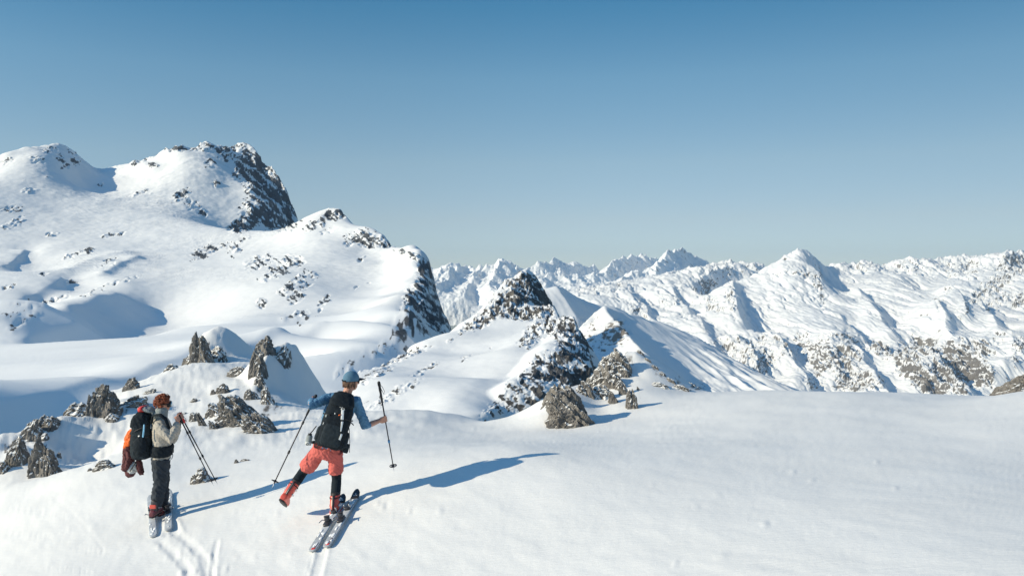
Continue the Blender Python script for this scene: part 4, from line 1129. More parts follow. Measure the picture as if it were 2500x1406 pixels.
def head_geo(c, f, u, s=1.0):
    """c: middle of the skull, f: facing, u: up"""
    r = f.cross(u).normalized(); u = r.cross(f).normalized()
    g = Geo()
    g.join(ell(c, (.076 * s, .096 * s, .098 * s), r, f, u, 20, 14))
    g.join(ell(c + f * .030 * s - u * .058 * s, (.058 * s, .062 * s, .068 * s), r, f, u, 18, 12))
    g.join(ell(c + f * .055 * s - u * .098 * s, (.026 * s, .028 * s, .022 * s), r, f, u, 12, 8))
    g.join(ell(c + f * .068 * s + u * .018 * s, (.052 * s, .028 * s, .012 * s), r, f, u, 14, 8))      # brow
    g.join(tube([c + f * .088 * s + u * .008 * s, c + f * .102 * s - u * .020 * s, c + f * .108 * s - u * .034 * s], [.009 * s, .012 * s, .015 * s], 8))
    g.join(ell(c + f * .084 * s - u * .060 * s, (.024 * s, .011 * s, .007 * s), r, f, u, 12, 8))      # lips
    g.join(ell(c + f * .082 * s - u * .073 * s, (.021 * s, .011 * s, .007 * s), r, f, u, 12, 8))
    for k in (-1, 1):
        g.join(ell(c + r * k * .078 * s - f * .006 * s - u * .020 * s, (.010 * s, .020 * s, .032 * s), r, f, u, 10, 8))
        g.join(ell(c + r * k * .032 * s + f * .076 * s - u * .004 * s, (.014 * s, .010 * s, .010 * s), r, f, u, 10, 8))
    return g

def grip_hand(wrist, c, a, r_pole=.017, side=1, k=1.0):
    """palm, four fingers and a thumb closed round a pole: c point on it, a its axis (towards its top)"""
    a = a.normalized(); e = (c - wrist); e = (e - a * e.dot(a)).normalized(); n = a.cross(e).normalized() * side
    g = Geo(); R0 = r_pole + .010
    palm = c - e * (R0 + .020) - n * .012
    z = a; 
    g.join(tube([wrist, sub(wrist, palm, .6), palm], [.026 * k, .028 * k, .030 * k], 12, hint=a, flat=.72))
    g.join(box(palm + e * .010, e, n, a, .034 * k, .016 * k, .040 * k, .6))
    for i, (off, ln) in enumerate(((.030, .95), (.011, 1.05), (-.009, 1.0), (-.028, .82))):
        pts = []
        for th in (15, 55, 100, 145, 190, 225):
            t = R(th * (0.75 + .25 * ln))
            pts.append(c + a * off * k + e * (-math.cos(t) * R0) + n * (-math.sin(t) * R0) * -1.0)
        pts = [palm + a * off * k + e * .004 + n * .016] + pts[1:]
        g.join(tube(pts, [.0102, .0098, .0092, .0088, .0082, .0078], 8))
    pts = []
    for th in (20, 70, 115, 150):
        t = R(-th); pts.append(c + a * (.036 + .004 * th / 30) * k + e * (-math.cos(t) * R0) + n * math.sin(t) * R0)
    pts = [palm + a * .022 - n * .012] + pts[1:]
    g.join(tube(pts, [.013, .0115, .010, .009], 8))
    return g

def ski_boot(name, root, ankle, up, toe, shell, cuff, buckle=K_metal, label=None, cuff_len=.17, spine_m=None):
    up = up.normalized(); toe = (toe - up * toe.dot(up)).normalized() if False else toe.normalized()
    side = toe.cross(up).normalized(); nup = side.cross(toe).normalized()
    sole = ankle - nup * .085
    secs = []
    for t, w, h0, e in ((-.105, .028, .055, .6), (-.095, .040, .085, .6), (-.05, .046, .110, .65), (0.02, .050, .112, .7), (.08, .052, .088, .7), (.14, .053, .068, .6), (.185, .046, .056, .6), (.205, .030, .042, .6)):
        secs.append((sole + toe * t + nup * h0 / 2, side, nup, w, h0 / 2, e))
    g = rings(secs, 16)
    b = part(name, fuse(g, .008, 2, name), shell, root, label)
    cf = rings([(ankle - up * .02 - toe * .01, side, toe, .052, .066, .75), (ankle + up * .05 - toe * .012, side, toe, .056, .070, .75), (ankle + up * .12 - toe * .012, side, toe, .058, .070, .8), (ankle + up * cuff_len - toe * .010, side, toe, .062, .074, .85), (ankle + up * (cuff_len + .012) - toe * .010, side, toe, .054, .064, .85)], 18)
    part('cuff', fuse(cf, .008, 1, 'cuff'), cuff, b)
    if spine_m:
        part('cuff_spine', fuse(tube([ankle - up * .01 - toe * .068, ankle + up * .06 - toe * .080, ankle + up * (cuff_len - .01) - toe * .080], [.020, .026, .030], 10, flat=.6), .006, 1, 'spine'), spine_m, b)
        part('cuff_liner', fuse(rings([(ankle + up * (cuff_len - .02) - toe * .010, side, toe, .058, .070, .9), (ankle + up * (cuff_len + .045) - toe * .010, side, toe, .060, .072, .9)], 16), .008, 1, 'liner'), K_rubber, b)
    so = rings([(sole + toe * -.106 - nup * .004, side, nup, .030, .010, .5), (sole + toe * -.05 - nup * .004, side, nup, .043, .012, .5), (sole + toe * .10 - nup * .004, side, nup, .052, .012, .5), (sole + toe * .208 - nup * .002, side, nup, .030, .010, .5)], 12)
    part('sole', so, K_rubber, b)
    for i, (dz, k) in enumerate(((.045, 1), (.115, 1))):
        c = ankle + up * dz
        part('buckle', box(c + side * .060 * k - toe * .0, toe, up, side, .040, .010, .006), buckle, b)
        part('buckle', box(c - side * .060 * k - toe * .0, toe, up, side, .040, .010, .006), buckle, b)
    st = Geo()
    st.join(tube([ankle + up * .145 + side * .064 * math.cos(t) + (toe * .076) * math.sin(t) - toe * .01 for t in np.linspace(0, 2 * math.pi, 18)], .008, 6, flat=1.0, rounded=False))
    part('power_strap', st, K_rubber, b)
    for i in range(2):
        c = sole + toe * (.06 + .06 * i) + nup * (.095 - .022 * i)
        part('buckle', box(c, side, toe, nup, .040, .007, .006), buckle, b)
    return b

def ski_pole(label, top, tip, grip=.26, strap_side=None, clamps=(.42, .70), clamp_mat=None, group='ski poles', basket=.93, gripm=None):
    ax = (tip - top); L = ax.length; ax = ax / L
    x, y = frame(ax)
    o = root_at('ski_pole', tip, label, 'ski pole', group)
    part('shaft', tube([top + ax * .02, top + ax * L * .45, top + ax * L * .46, top + ax * (L - .05)], [.0095, .0090, .0078, .0068], 10, rounded=False), K_pole, o)
    part('grip', tube([top - ax * .004, top + ax * .03, top + ax * .05, top + ax * .10, top + ax * .13, top + ax * grip], [.020, .021, .0165, .0185, .0150, .0135], 12), gripm or K_rubber, o)
    part('tip', tube([top + ax * (L - .06), tip], [.0055, .0025], 8), K_metal, o)
    for c in clamps:
        p = top + ax * L * c
        part('clamp', Geo().join(tube([p - ax * .02, p + ax * .02], [.014, .014], 10, rounded=False)).join(box(p + x * .016, ax, y, x, .020, .007, .006)), clamp_mat or K_rubber, o)
    bp = top + ax * L * basket
    g = Geo().join(tube([bp + x * .045 * math.cos(t) + y * .045 * math.sin(t) for t in np.linspace(0, 2 * math.pi, 20)], .0055, 6, rounded=False))
    for k in range(5):
        t = 2 * math.pi * k / 5
        g.join(tube([bp, bp + x * .045 * math.cos(t) + y * .045 * math.sin(t)], .005, 6))
    g.join(tube([bp - ax * .015, bp + ax * .015], .014, 10, rounded=False))
    part('basket', g, K_pole, o)
    ss = strap_side or (x + ax * .4)
    lp = [top + ax * .015, top + ss * .045 + ax * .03, top + ss * .075 + ax * .085, top + ss * .055 + ax * .13, top + ss * .02 + ax * .075, top + ax * .02]
    part('wrist_strap', tube(lp, .0055, 6, flat=.5), K_rubber, o)
    return o

def gz(x, y): return float(near_smooth(np.array([x]), np.array([y]))[0])

def ski(label, tail_px, tip_px, width=.058, group='skis', tipmat=K_skiblack, lift=.012, binding=True, logo=True, bind_t=.5, tails_red=True, dark=K_bootdark, heel=True):
    a = on_snow(*tail_px); b = on_snow(*tip_px)
    A = Vector((a[0], a[1], gz(*a) + lift)); B = Vector((b[0], b[1], gz(*b) + lift + .03))
    d = (B - A); L = d.length; d /= L
    side = d.cross(Vector((-.19, -.045, 1)).normalized()).normalized(); up = side.cross(d).normalized()
    # keep the sole on the snow along the whole length
    mid = sub(A, B, .5); lift2 = max(0.0, gz(mid.x, mid.y) + lift - mid.z)
    o = root_at('ski', sub(A, B, .5), label, 'ski', group)
    def sec(t, w, h=.010, rise=0.0): 
        c = A + d * (t * L) + up * (h + rise + lift2 * (1 - abs(2 * t - 1)))
        return (c, side, up, w, h, .35)
    core = [sec(0.0, .030), sec(.012, .044), sec(.05, .052), sec(.25, .050), sec(.5, .046), sec(.75, .052), sec(.86, .056)]
    part('ski_body', rings(core, 12), K_ski, o)
    part('ski_tip', rings([sec(.86, .056, .010, .001), sec(.92, .056, .009, .012), sec(.96, .050, .008, .030), sec(.985, .034, .007, .046), sec(1.0, .016, .006, .056)], 12), tipmat, o)
    if logo:
        lg = Geo(); c = A + d * (.925 * L) + up * .032
        for k in range(3):
            t = math.pi / 2 + k * 2 * math.pi / 3
            p = c + (d * math.sin(t) + side * math.cos(t)) * .016 + up * .006 * math.sin(t)
            q = (d * math.sin(t) + side * math.cos(t)); w_ = (d * math.cos(t) - side * math.sin(t))
            lg.join(rings([(p - q * .014, w_, up, .004, .003, .4), (p + q * .012, w_, up, .011, .003, .4)], 8))
        part('logo', lg, K_white, o)
    # crust of snow on the top sheet
    sn = Geo(); rr = random.Random(hash(label) % 1000)
    rr = random.Random(len(label))
    for k in range(18):
        t = rr.choice([rr.uniform(.04, .36), rr.uniform(.6, .84)])
        c = A + d * (t * L) + side * rr.uniform(-.03, .03) + up * (.022 + lift2 * (1 - abs(2 * t - 1)))
        sn.join(ell(c, (rr.uniform(.01, .024), rr.uniform(.02, .06), .006), side, d, up, 8, 6))
    part('snow_crust', sn, K_skisnow, o)['kind'] = 'stuff'
    if tails_red:
        c = A + d * .045 + up * .0215 + side * .008
        part('tail_stripe', rings([(c - d * .030, side, up, .020, .002, .4), (c + d * .015, side, up, .024, .002, .4)], 10), K_red, o)
        c = A + d * .13 + up * .0215 + side * .02
        part('tail_stripe', rings([(c - d * .05, side, up, .008, .002, .4), (c + d * .05, side, up, .012, .002, .4)], 10), K_bootplum, o)
    if binding:
        cb = A + d * (bind_t * L) + up * (.022 + lift2)
        toe_ = root = Geo()
        tp = part('toe_piece', box(cb + d * .17 + up * .018, side, d, up, .036, .045, .018), dark, o)
        part('toe_lever', tube([cb + d * .20 + up * .03, cb + d * .27 + up * .045], [.008, .012], 8), dark, tp)
        part('pin_arm', tube([cb + d * .16 + side * .036 + up * .02, cb + d * .155 + side * .032 + up * .062], .009, 8), K_metal, tp)
        part('pin_arm', tube([cb + d * .16 - side * .036 + up * .02, cb + d * .155 - side * .032 + up * .062], .009, 8), K_metal, tp)
        if heel:
            hp = part('heel_piece', Geo().join(box(cb - d * .16 + up * .014, side, d, up, .038, .085, .012)).join(box(cb - d * .14 + up * .045, side, d, up, .028, .034, .034)), dark, o)
            part('heel_riser', box(cb - d * .135 + up * .086, side, d, up, .034, .020, .006), dark, hp)
            part('brake_arm', tube([cb - d * .06 - side * .045 + up * .0, cb - d * .10 - side * .075 + up * .035, cb - d * .20 - side * .085 + up * .045], .006, 8), K_metal, hp)
            part('brake_arm', tube([cb - d * .06 + side * .045 + up * .0, cb - d * .10 + side * .075 + up * .035, cb - d * .20 + side * .085 + up * .045], .006, 8), K_metal, hp)
    return o, A, d, side, up, L, lift2

from mathutils.bvhtree import BVHTree
def bvh_of(me, off=Vector((0, 0, 0))):
    vs = [v.co + off for v in me.vertices]; fs = [tuple(p.vertices) for p in me.polygons]
    return BVHTree.FromPolygons(vs, fs)

def strip_on(bvh, quad, nu=3, nv=8, off=.004, th=.003, fallback=9.5):
    """thin cloth patch laid on a surface, corners measured in the photograph"""
    p = [Vector((q[0], q[1])) for q in quad]
    top = []
    for j in range(nv + 1):
        for i in range(nu + 1):
            a = p[0].lerp(p[1], i / nu); b = p[3].lerp(p[2], i / nu); q = a.lerp(b, j / nv)
            dr = Vector(at(q.x, q.y, 1.0)).normalized()
            h = bvh.ray_cast(Vector((0, 0, 0)), dr)
            if h[0] is None: h = bvh.find_nearest(dr * fallback)
            top.append(h[0] - dr * off)
    g = Geo(); n = len(top); vs = [t for t in top]
    nrm_ = (vs[1] - vs[0]).cross(vs[nu + 1] - vs[0]).normalized()
    if nrm_.y > 0: nrm_ = -nrm_
    vs += [t - nrm_ * th for t in top]
    fs = []
    for j in range(nv):
        for i in range(nu):
            a = j * (nu + 1) + i; q = (a, a + 1, a + nu + 2, a + nu + 1)
            fs.append(q); fs.append(tuple(x + n for x in q[::-1]))
    edge = [i for i in range(nu + 1)] + [j * (nu + 1) + nu for j in range(1, nv + 1)] + [nv * (nu + 1) + i for i in range(nu - 1, -1, -1)] + [j * (nu + 1) for j in range(nv - 1, 0, -1)]
    for k in range(len(edge)):
        a, b = edge[k], edge[(k + 1) % len(edge)]; fs.append((a, b, b + n, a + n))
    g.v = vs; g.f = fs
    return g

def torso(secs, ax_x, ax_y, e=.85, n=24):
    return rings([(c, ax_x, ax_y, a, b, e) for c, a, b in secs], n)
# ------------------------------------------------------------------ right skier: blue shirt, coral shorts, one leg lifted
def skier_right():
    foot = J(815, 1266, 9.88); 
    fz = gz(foot.x, foot.y); foot = Vector((foot.x, foot.y, fz + .05))
    root = root_at('person', foot, 'skier in blue shirt, coral shorts and blue cap lifting one boot off the snow', 'person')
    pelvis = J(796, 1100, 9.95); waist = J(804, 1072, 9.95); chest = J(824, 1012, 9.97); upper = J(838, 978, 9.98)
    neck = J(846, 962, 10.0); skull = J(857, 929, 10.03)
    spine = (upper - pelvis).normalized()
    xr = Vector((1, .12, .22)); xr = (xr - spine * xr.dot(spine)).normalized(); yf = spine.cross(xr).normalized()
    if yf.y < 0: yf = -yf
    shL = J(803, 972, 9.93); elL = J(756, 990, 9.74); haL = J(767, 971, 10.0); wrL = sub(elL, haL, .80)
    shR = J(868, 978, 9.99); elR = J(893, 1040, 10.05); haR = J(940, 1021, 10.25); wrR = sub(elR, haR, .82)
    hipL = J(777, 1106, 9.95); knL = J(741, 1150, 10.08); anL = J(700, 1210, 9.92)
    hipR = J(817, 1108, 9.97); knR = J(822, 1168, 10.06); anR = J(817, 1240, 9.90)
    face = Vector((.80, .58, -.08)).normalized(); hup = Vector((.10, 0, 1)).normalized()
    # poles first, the hands close round them
    topL = J(771, 966, 10.02); tipL = J(664, 1190, 9.72)
    topR = J(925, 934, 10.12); tipR = J(962, 1149, 10.36)
    axL = (topL - tipL).normalized(); axR = (topR - tipR).normalized()
    gripL = topL - axL * .07
    tt = ((haR - tipR).dot(axR)); gripR = tipR + axR * tt
    body = Geo()
    body.join(head_geo(skull, face, hup))
    body.join(tube([neck - spine * .06, skull - hup * .06 - face * .01], [.062, .056], 16))
    body.join(torso([(pelvis - spine * .08, .13, .10), (pelvis, .165, .115), (waist, .140, .105), (chest, .165, .115), (upper, .150, .09), (neck, .07, .06)], xr, yf))
    for s, e, w in ((shL, elL, wrL), (shR, elR, wrR)):
        body.join(tube([s, sub(s, e, .5), e, sub(e, w, .35), w], [.052, .046, .038, .038, .026], 14))
    body.join(grip_hand(wrL, gripL, axL, .017, -1)); body.join(grip_hand(wrR, gripR, axR, .011, 1))
    for h, k, a in ((hipL, knL, anL), (hipR, knR, anR)):
        body.join(tube([h, sub(h, k, .5), k, sub(k, a, .3), sub(k, a, .7), a], [.085, .072, .054, .054, .044, .038], 16))
    part('body', fuse(body, .0065, 2, 'body'), K_skin, root)
    # shirt
    sh = Geo()
    sh.join(torso([(pelvis - spine * .00, .165, .125), (waist, .155, .12), (sub(waist, chest, .5), .165, .125), (chest, .185, .13), (sub(chest, upper, .6), .180, .12), (upper + spine * .01, .145, .095), (neck - spine * .005, .075, .068)], xr, yf))
    sh.join(tube([sub(shL, upper, .4), shL, sub(shL, elL, .5), elL, sub(elL, wrL, .45), sub(elL, wrL, .75)], [.082, .070, .062, .056, .050, .046], 16))
    sh.join(tube([sub(shR, upper, .4), shR, sub(shR, elR, .5), elR, sub(elR, wrR, .16)], [.082, .072, .064, .060, .050], 16))
    part('shirt', fuse(sh, .008, 2, 'shirt', .014, 24, 5), K_blue, root)
    # black tights
    tg = Geo()
    for h, k, a in ((hipL, knL, anL), (hipR, knR, anR)):
        tg.join(tube([sub(h, k, .3), k, sub(k, a, .3), sub(k, a, .85)], [.080, .062, .064, .056], 16))
    part('tights', fuse(tg, .009, 2, 'tights', .003, 30, 6), K_tights, root)
    # shorts
    so = Geo()
    so.join(torso([(waist - spine * .02, .150, .118), (pelvis + spine * .02, .178, .135), (pelvis - spine * .06, .175, .135), (pelvis - spine * .10, .14, .11)], xr, yf))
    so.join(tube([hipL + spine * .03, sub(hipL, knL, .30), sub(hipL, knL, .70), sub(hipL, knL, .80)], [.100, .104, .106, .100], 18, rounded=False))
    so.join(tube([hipR + spine * .03, sub(hipR, knR, .30), sub(hipR, knR, .66), sub(hipR, knR, .74)], [.098, .096, .094, .090], 18, rounded=False))
    part('shorts', fuse(so, .008, 2, 'shorts', .014, 20, 9), K_coral, root)
    # cap
    r = face.cross(hup).normalized(); u = r.cross(face).normalized()
    cu = (u - face * .10).normalized(); cf = r.cross(cu).normalized() * -1
    cf = (face - cu * face.dot(cu)).normalized()
    c0 = skull + u * .012
    secs = []
    for t, k in ((-.012, 1.0), (.02, 1.0), (.05, .93), (.08, .76), (.10, .52), (.112, .22), (.114, .05)):
        secs.append((c0 + cu * t, r, cf, .088 * k, .108 * k, 1.0))
    capo = part('cap', fuse(rings(secs, 24), .007, 1, 'cap'), K_cap, root)
    br = rings([(c0 + cf * .085 - cu * .002, r, cu, .070, .006, .8), (c0 + cf * .125 + cu * .002, r, cu, .066, .006, .8), (c0 + cf * .160 - cu * .004, r, cu, .050, .005, .8), (c0 + cf * .175 - cu * .008, r, cu, .028, .004, .8)], 16)
    part('brim', br, K_black, capo)
    part('cap_strap', tube([c0 - cf * .100 + r * .045 - cu * .002, c0 - cf * .112 - cu * .004, c0 - cf * .100 - r * .045 - cu * .002], .010, 8), K_black, capo)
    # hair under the cap
    rr = random.Random(4); hr_ = Geo()
    hr_.join(ell(c0 - cf * .030 - u * .035, (.078, .082, .062), r, face, u, 16, 10))
    for k in range(70):
        a = rr.uniform(-2.2, 2.2); p = c0 - cf * math.cos(a) * .086 + r * math.sin(a) * .078 - u * rr.uniform(.01, .04)
        if (p - c0).dot(cf) > .02: continue
        q = p - u * rr.uniform(.035, .065) + (p - c0).normalized() * rr.uniform(-.004, .016)
        hr_.join(tube([p, sub(p, q, .5) + (p - c0).normalized() * .006, q], [.010, .009, .003], 6))
    part('hair', hr_, K_hair, root)
    sg = Geo()
    ec = skull + face * .086 - u * .002
    for k in (-1, 1):
        sg.join(box(ec + r * k * .033, r, u, face, .030, .020, .006, .7)); 
        sg.join(tube([ec + r * k * .060 + u * .006, skull + r * k * .083 + face * .02 + u * .0, skull + r * k * .083 - face * .02], .005, 6))
    sg.join(tube([ec - r * .01 + u * .006, ec + r * .01 + u * .006], .005, 6))
    part('sunglasses', sg, K_glass, root)
    # boots
    ski_boot('ski_boot', root, anL, (knL - anL), Vector((-.10, .86, -.50)), K_bootred, K_bootred, spine_m=K_bootdark)
    sk_dir = Vector((.10, 1, .05)).normalized()
    ski_boot('ski_boot', root, anR, (knR - anR), sk_dir, K_bootred, K_bootred, spine_m=K_bootdark)
    # poles
    ski_pole('ski pole left of the skier in coral shorts, its basket near the raised boot', topL, tipL, strap_side=Vector((.5, -.5, -.5)), clamps=(.30, .62), group='ski poles of the skier in shorts')
    ski_pole('ski pole gripped halfway down by the right hand of the skier in coral shorts', topR, tipR, strap_side=Vector((.85, -.2, -.45)), clamps=(.66,), clamp_mat=K_clip, group='ski poles of the skier in shorts', basket=.94)
    # backpack
    bt = J(842, 962, 9.80); bb = J(803, 1092, 9.74)
    up = (bt - bb).normalized(); L = (bt - bb).length
    bx = (xr - up * xr.dot(up)).normalized(); by = up.cross(bx).normalized()
    if by.y > 0: by = -by                                   # by points back, to the camera
    cen = lambda t, o=0.0, s=0.0: bb + up * (t * L) + by * o + bx * s
    pk = root_at('backpack', cen(0.0), 'black backpack with white straps worn by the skier in the blue shirt', 'backpack')
    mn = Geo().join(rings([(cen(.00, .00), bx, by, .120, .085, .6), (cen(.04, .01), bx, by, .160, .115, .6), (cen(.25, .03), bx, by, .172, .135, .6), (cen(.50, .03), bx, by, .172, .135, .6), (cen(.72, .02), bx, by, .165, .120, .65), (cen(.88, .0), bx, by, .140, .10, .7), (cen(.98, -.02), bx, by, .105, .075, .75), (cen(1.0, -.02), bx, by, .07, .05, .8)], 24))
    mme = fuse(mn, .010, 2, 'main_bag', .010, 14, 11)
    bv = bvh_of(mme)
    part('main_bag', mme, K_black, pk)
    lid = part('lid', fuse(rings([(cen(.78, .02), bx, by, .150, .118, .6), (cen(.84, .03), bx, by, .158, .125, .6), (cen(.95, .01), bx, by, .130, .10, .65), (cen(1.03, -.01), bx, by, .085, .07, .7)], 22), .010, 2, 'lid', .008, 15, 12), K_black, pk)
    part('front_pocket', fuse(rings([(cen(.06, .14), bx, by, .110, .03, .5), (cen(.12, .15), bx, by, .128, .04, .5), (cen(.36, .16), bx, by, .124, .036, .5), (cen(.46, .145), bx, by, .10, .022, .5)], 18), .009, 2, 'pocket', .006, 18, 13), K_pack2, pk)
    for s in (-1, 1):
        part('side_pocket', fuse(rings([(cen(.04, .0, s * .150), bx, by, .030, .07, .6), (cen(.10, .0, s * .168), bx, by, .040, .08, .6), (cen(.30, .0, s * .172), bx, by, .032, .075, .6), (cen(.34, .0, s * .165), bx, by, .02, .06, .6)], 16), .009, 2, 'pocket', .005, 20, 14), K_pack2, pk)
        # shoulder straps over the shoulders
        sx = shL if s < 0 else shR
        sh_top = sub(sx, upper, .45) + Vector((0, 0, .062))
        part('shoulder_strap', tube([cen(.86, -.06, s * .09), sub(cen(.9, -.08, s * .10), sh_top, .6) + up * .03, sh_top + Vector((0, .05, -.01)), sub(sh_top, chest, .25) + yf * .155], [.026, .030, .030, .026], 12, flat=.45), K_black, pk)
        part('compression_strap', tube([cen(.60, .150, s * .10), cen(.585, .10, s * .175), cen(.57, -.02, s * .185)], .008, 8), K_rubber, pk)
        part('hip_belt', tube([cen(.05, -.03, s * .13), waist - spine * .09 + bx * s * .178 + yf * .02, waist - spine * .11 + bx * s * .15 + yf * .10, waist - spine * .12 + bx * s * .03 + yf * .150], [.040, .042, .030, .022], 12, flat=.45), K_black, pk)
    part('belt_pocket', fuse(box(cen(.055, -.04, .205), bx, by, up, .035, .05, .055), .009, 2, 'pocket'), K_pack2, pk)
    part('haul_loop', tube([cen(1.0, -.03, -.03), cen(1.05, -.03, 0), cen(1.0, -.03, .03)], .006, 8), K_rubber, pk)
    # dangling straps at the right
    part('dangling_strap', tube([J(851, 1034, 9.80), J(853, 1050, 9.80), J(854, 1080, 9.80), J(853.5, 1103, 9.81)], .010, 8, flat=.35), K_rubber, pk)
    part('dangling_strap', tube([J(854, 1028, 9.80), J(859, 1033, 9.79), J(863, 1037, 9.79)], .010, 8, flat=.45), K_rubber, pk)
    part('dangling_strap', tube([J(838, 1080, 9.64), J(843, 1086, 9.62), J(846, 1091, 9.62)], .010, 8, flat=.45), K_rubber, pk)
    part('leg_loop', tube([J(768, 1082, 9.80), J(767, 1089, 9.79), J(771, 1092, 9.79), J(776, 1089, 9.79), J(777, 1080, 9.80)], .006, 8), K_rubber, pk)
    # white webbing and print
    b = bv
    part('white_strap', strip_on(b, [(833.4, 1000.5), (840.2, 1000.5), (839, 1024.2), (832, 1024.2)], off=.010), K_white, pk)
    part('white_strap', strip_on(b, [(833, 1028.5), (838.5, 1028.5), (833.5, 1053), (831, 1053)], off=.034), K_white, pk)
    part('white_strap', strip_on(b, [(832.5, 1058), (836.5, 1060), (825.5, 1089), (820, 1089)], off=.034), K_white, pk)
    tri = Geo()
    for a_, b_ in (((837.4, 992.3), (832.6, 1000)), ((837.4, 992.3), (841.5, 1000)), ((832.6, 1000), (841.5, 1000))):
        q = [(a_[0] - .6, a_[1] - .6), (a_[0] + .9, a_[1] + .4), (b_[0] + .9, b_[1] + .4), (b_[0] - .6, b_[1] - .6)]
        tri.join(strip_on(b, q, 1, 4, .012))
    part('logo', tri, K_white, pk)
    ring = Geo(); ctr = (832.0, 991.0)
    for k in range(14):
        t0, t1 = 2 * math.pi * k / 14, 2 * math.pi * (k + 1) / 14
        q = [(ctr[0] + rr_ * math.cos(t), ctr[1] + rr_ * math.sin(t)) for rr_, t in ((3.6, t0), (3.6, t1), (2.7, t1), (2.7, t0))]
        ring.join(strip_on(b, q, 1, 1, .010))
    ring.join(strip_on(b, [(831.4, 989.6), (832.8, 989.6), (832.4, 992.6), (831.2, 992.6)], 1, 1, .010))
    part('logo', ring, K_white, pk)
    part('orange_tag', strip_on(b, [(826.0, 1012.5), (832, 1010.4), (832.4, 1012.2), (826.6, 1014.6)], 2, 1, .014), K_orange, pk)
    part('buckle', strip_on(b, [(816.6, 1007.5), (819, 1008), (818.6, 1011), (816.4, 1010.6)], 1, 1, .014), K_white, pk)
    part('buckle', strip_on(b, [(789, 1032), (791.5, 1029.5), (789.0, 1036), (787.2, 1037)], 1, 1, .010), K_white, pk)
    part('buckle', strip_on(b, [(793, 1013), (799, 1011), (797, 1017), (794, 1018)], 2, 1, .010), K_grey, pk)
    # bottle on the hip belt
    w0 = J(751.5, 1086, 9.80); w1 = J(757, 1060, 9.83); wx = (w1 - w0).normalized()
    bo = root_at('bottle', w0, 'grey drinking bottle clipped to the hip belt beside coral shorts', 'bottle')
    part('bottle_body', tube([w0, w0 + wx * .03, w0 + wx * .10, w0 + wx * .12], [.036, .038, .038, .034], 18, rounded=False), K_grey, bo)
    part('bottle_cap', tube([w0 + wx * .12, w0 + wx * .145], [.026, .024], 14, rounded=False), K_rubber, bo)
    x_, y_ = frame(wx); part('label_band', tube([w0 + wx * .004, w0 + wx * .040], [.0395, .0395], 18, rounded=False), K_pale, bo)
    ringb = Geo(); lc = w0 + wx * .020 - Vector((0, 1, 0)) * .041
    ringb.join(tube([lc + Vector((1, 0, 0)) * .014 * math.cos(t) + wx * .014 * math.sin(t) for t in np.linspace(0, 2 * math.pi, 14)], .003, 6, rounded=False))
    part('label_emblem', ringb, K_rubber, bo)
    part('carry_loop', tube([w1 + wx * .01, sub(w1, J(772, 1040, 9.82), .5), J(772, 1040, 9.82)], .007, 8), K_rubber, bo)

skier_right()
ski('ski under the standing boot, its tail lowest and leftmost in the snow', (762, 1349), (840, 1224), bind_t=.56, group='skis of the skier in shorts')
ski('empty ski right of the standing boot, black tip showing a white mark', (797, 1338), (874, 1212), bind_t=.54, group='skis of the skier in shorts')
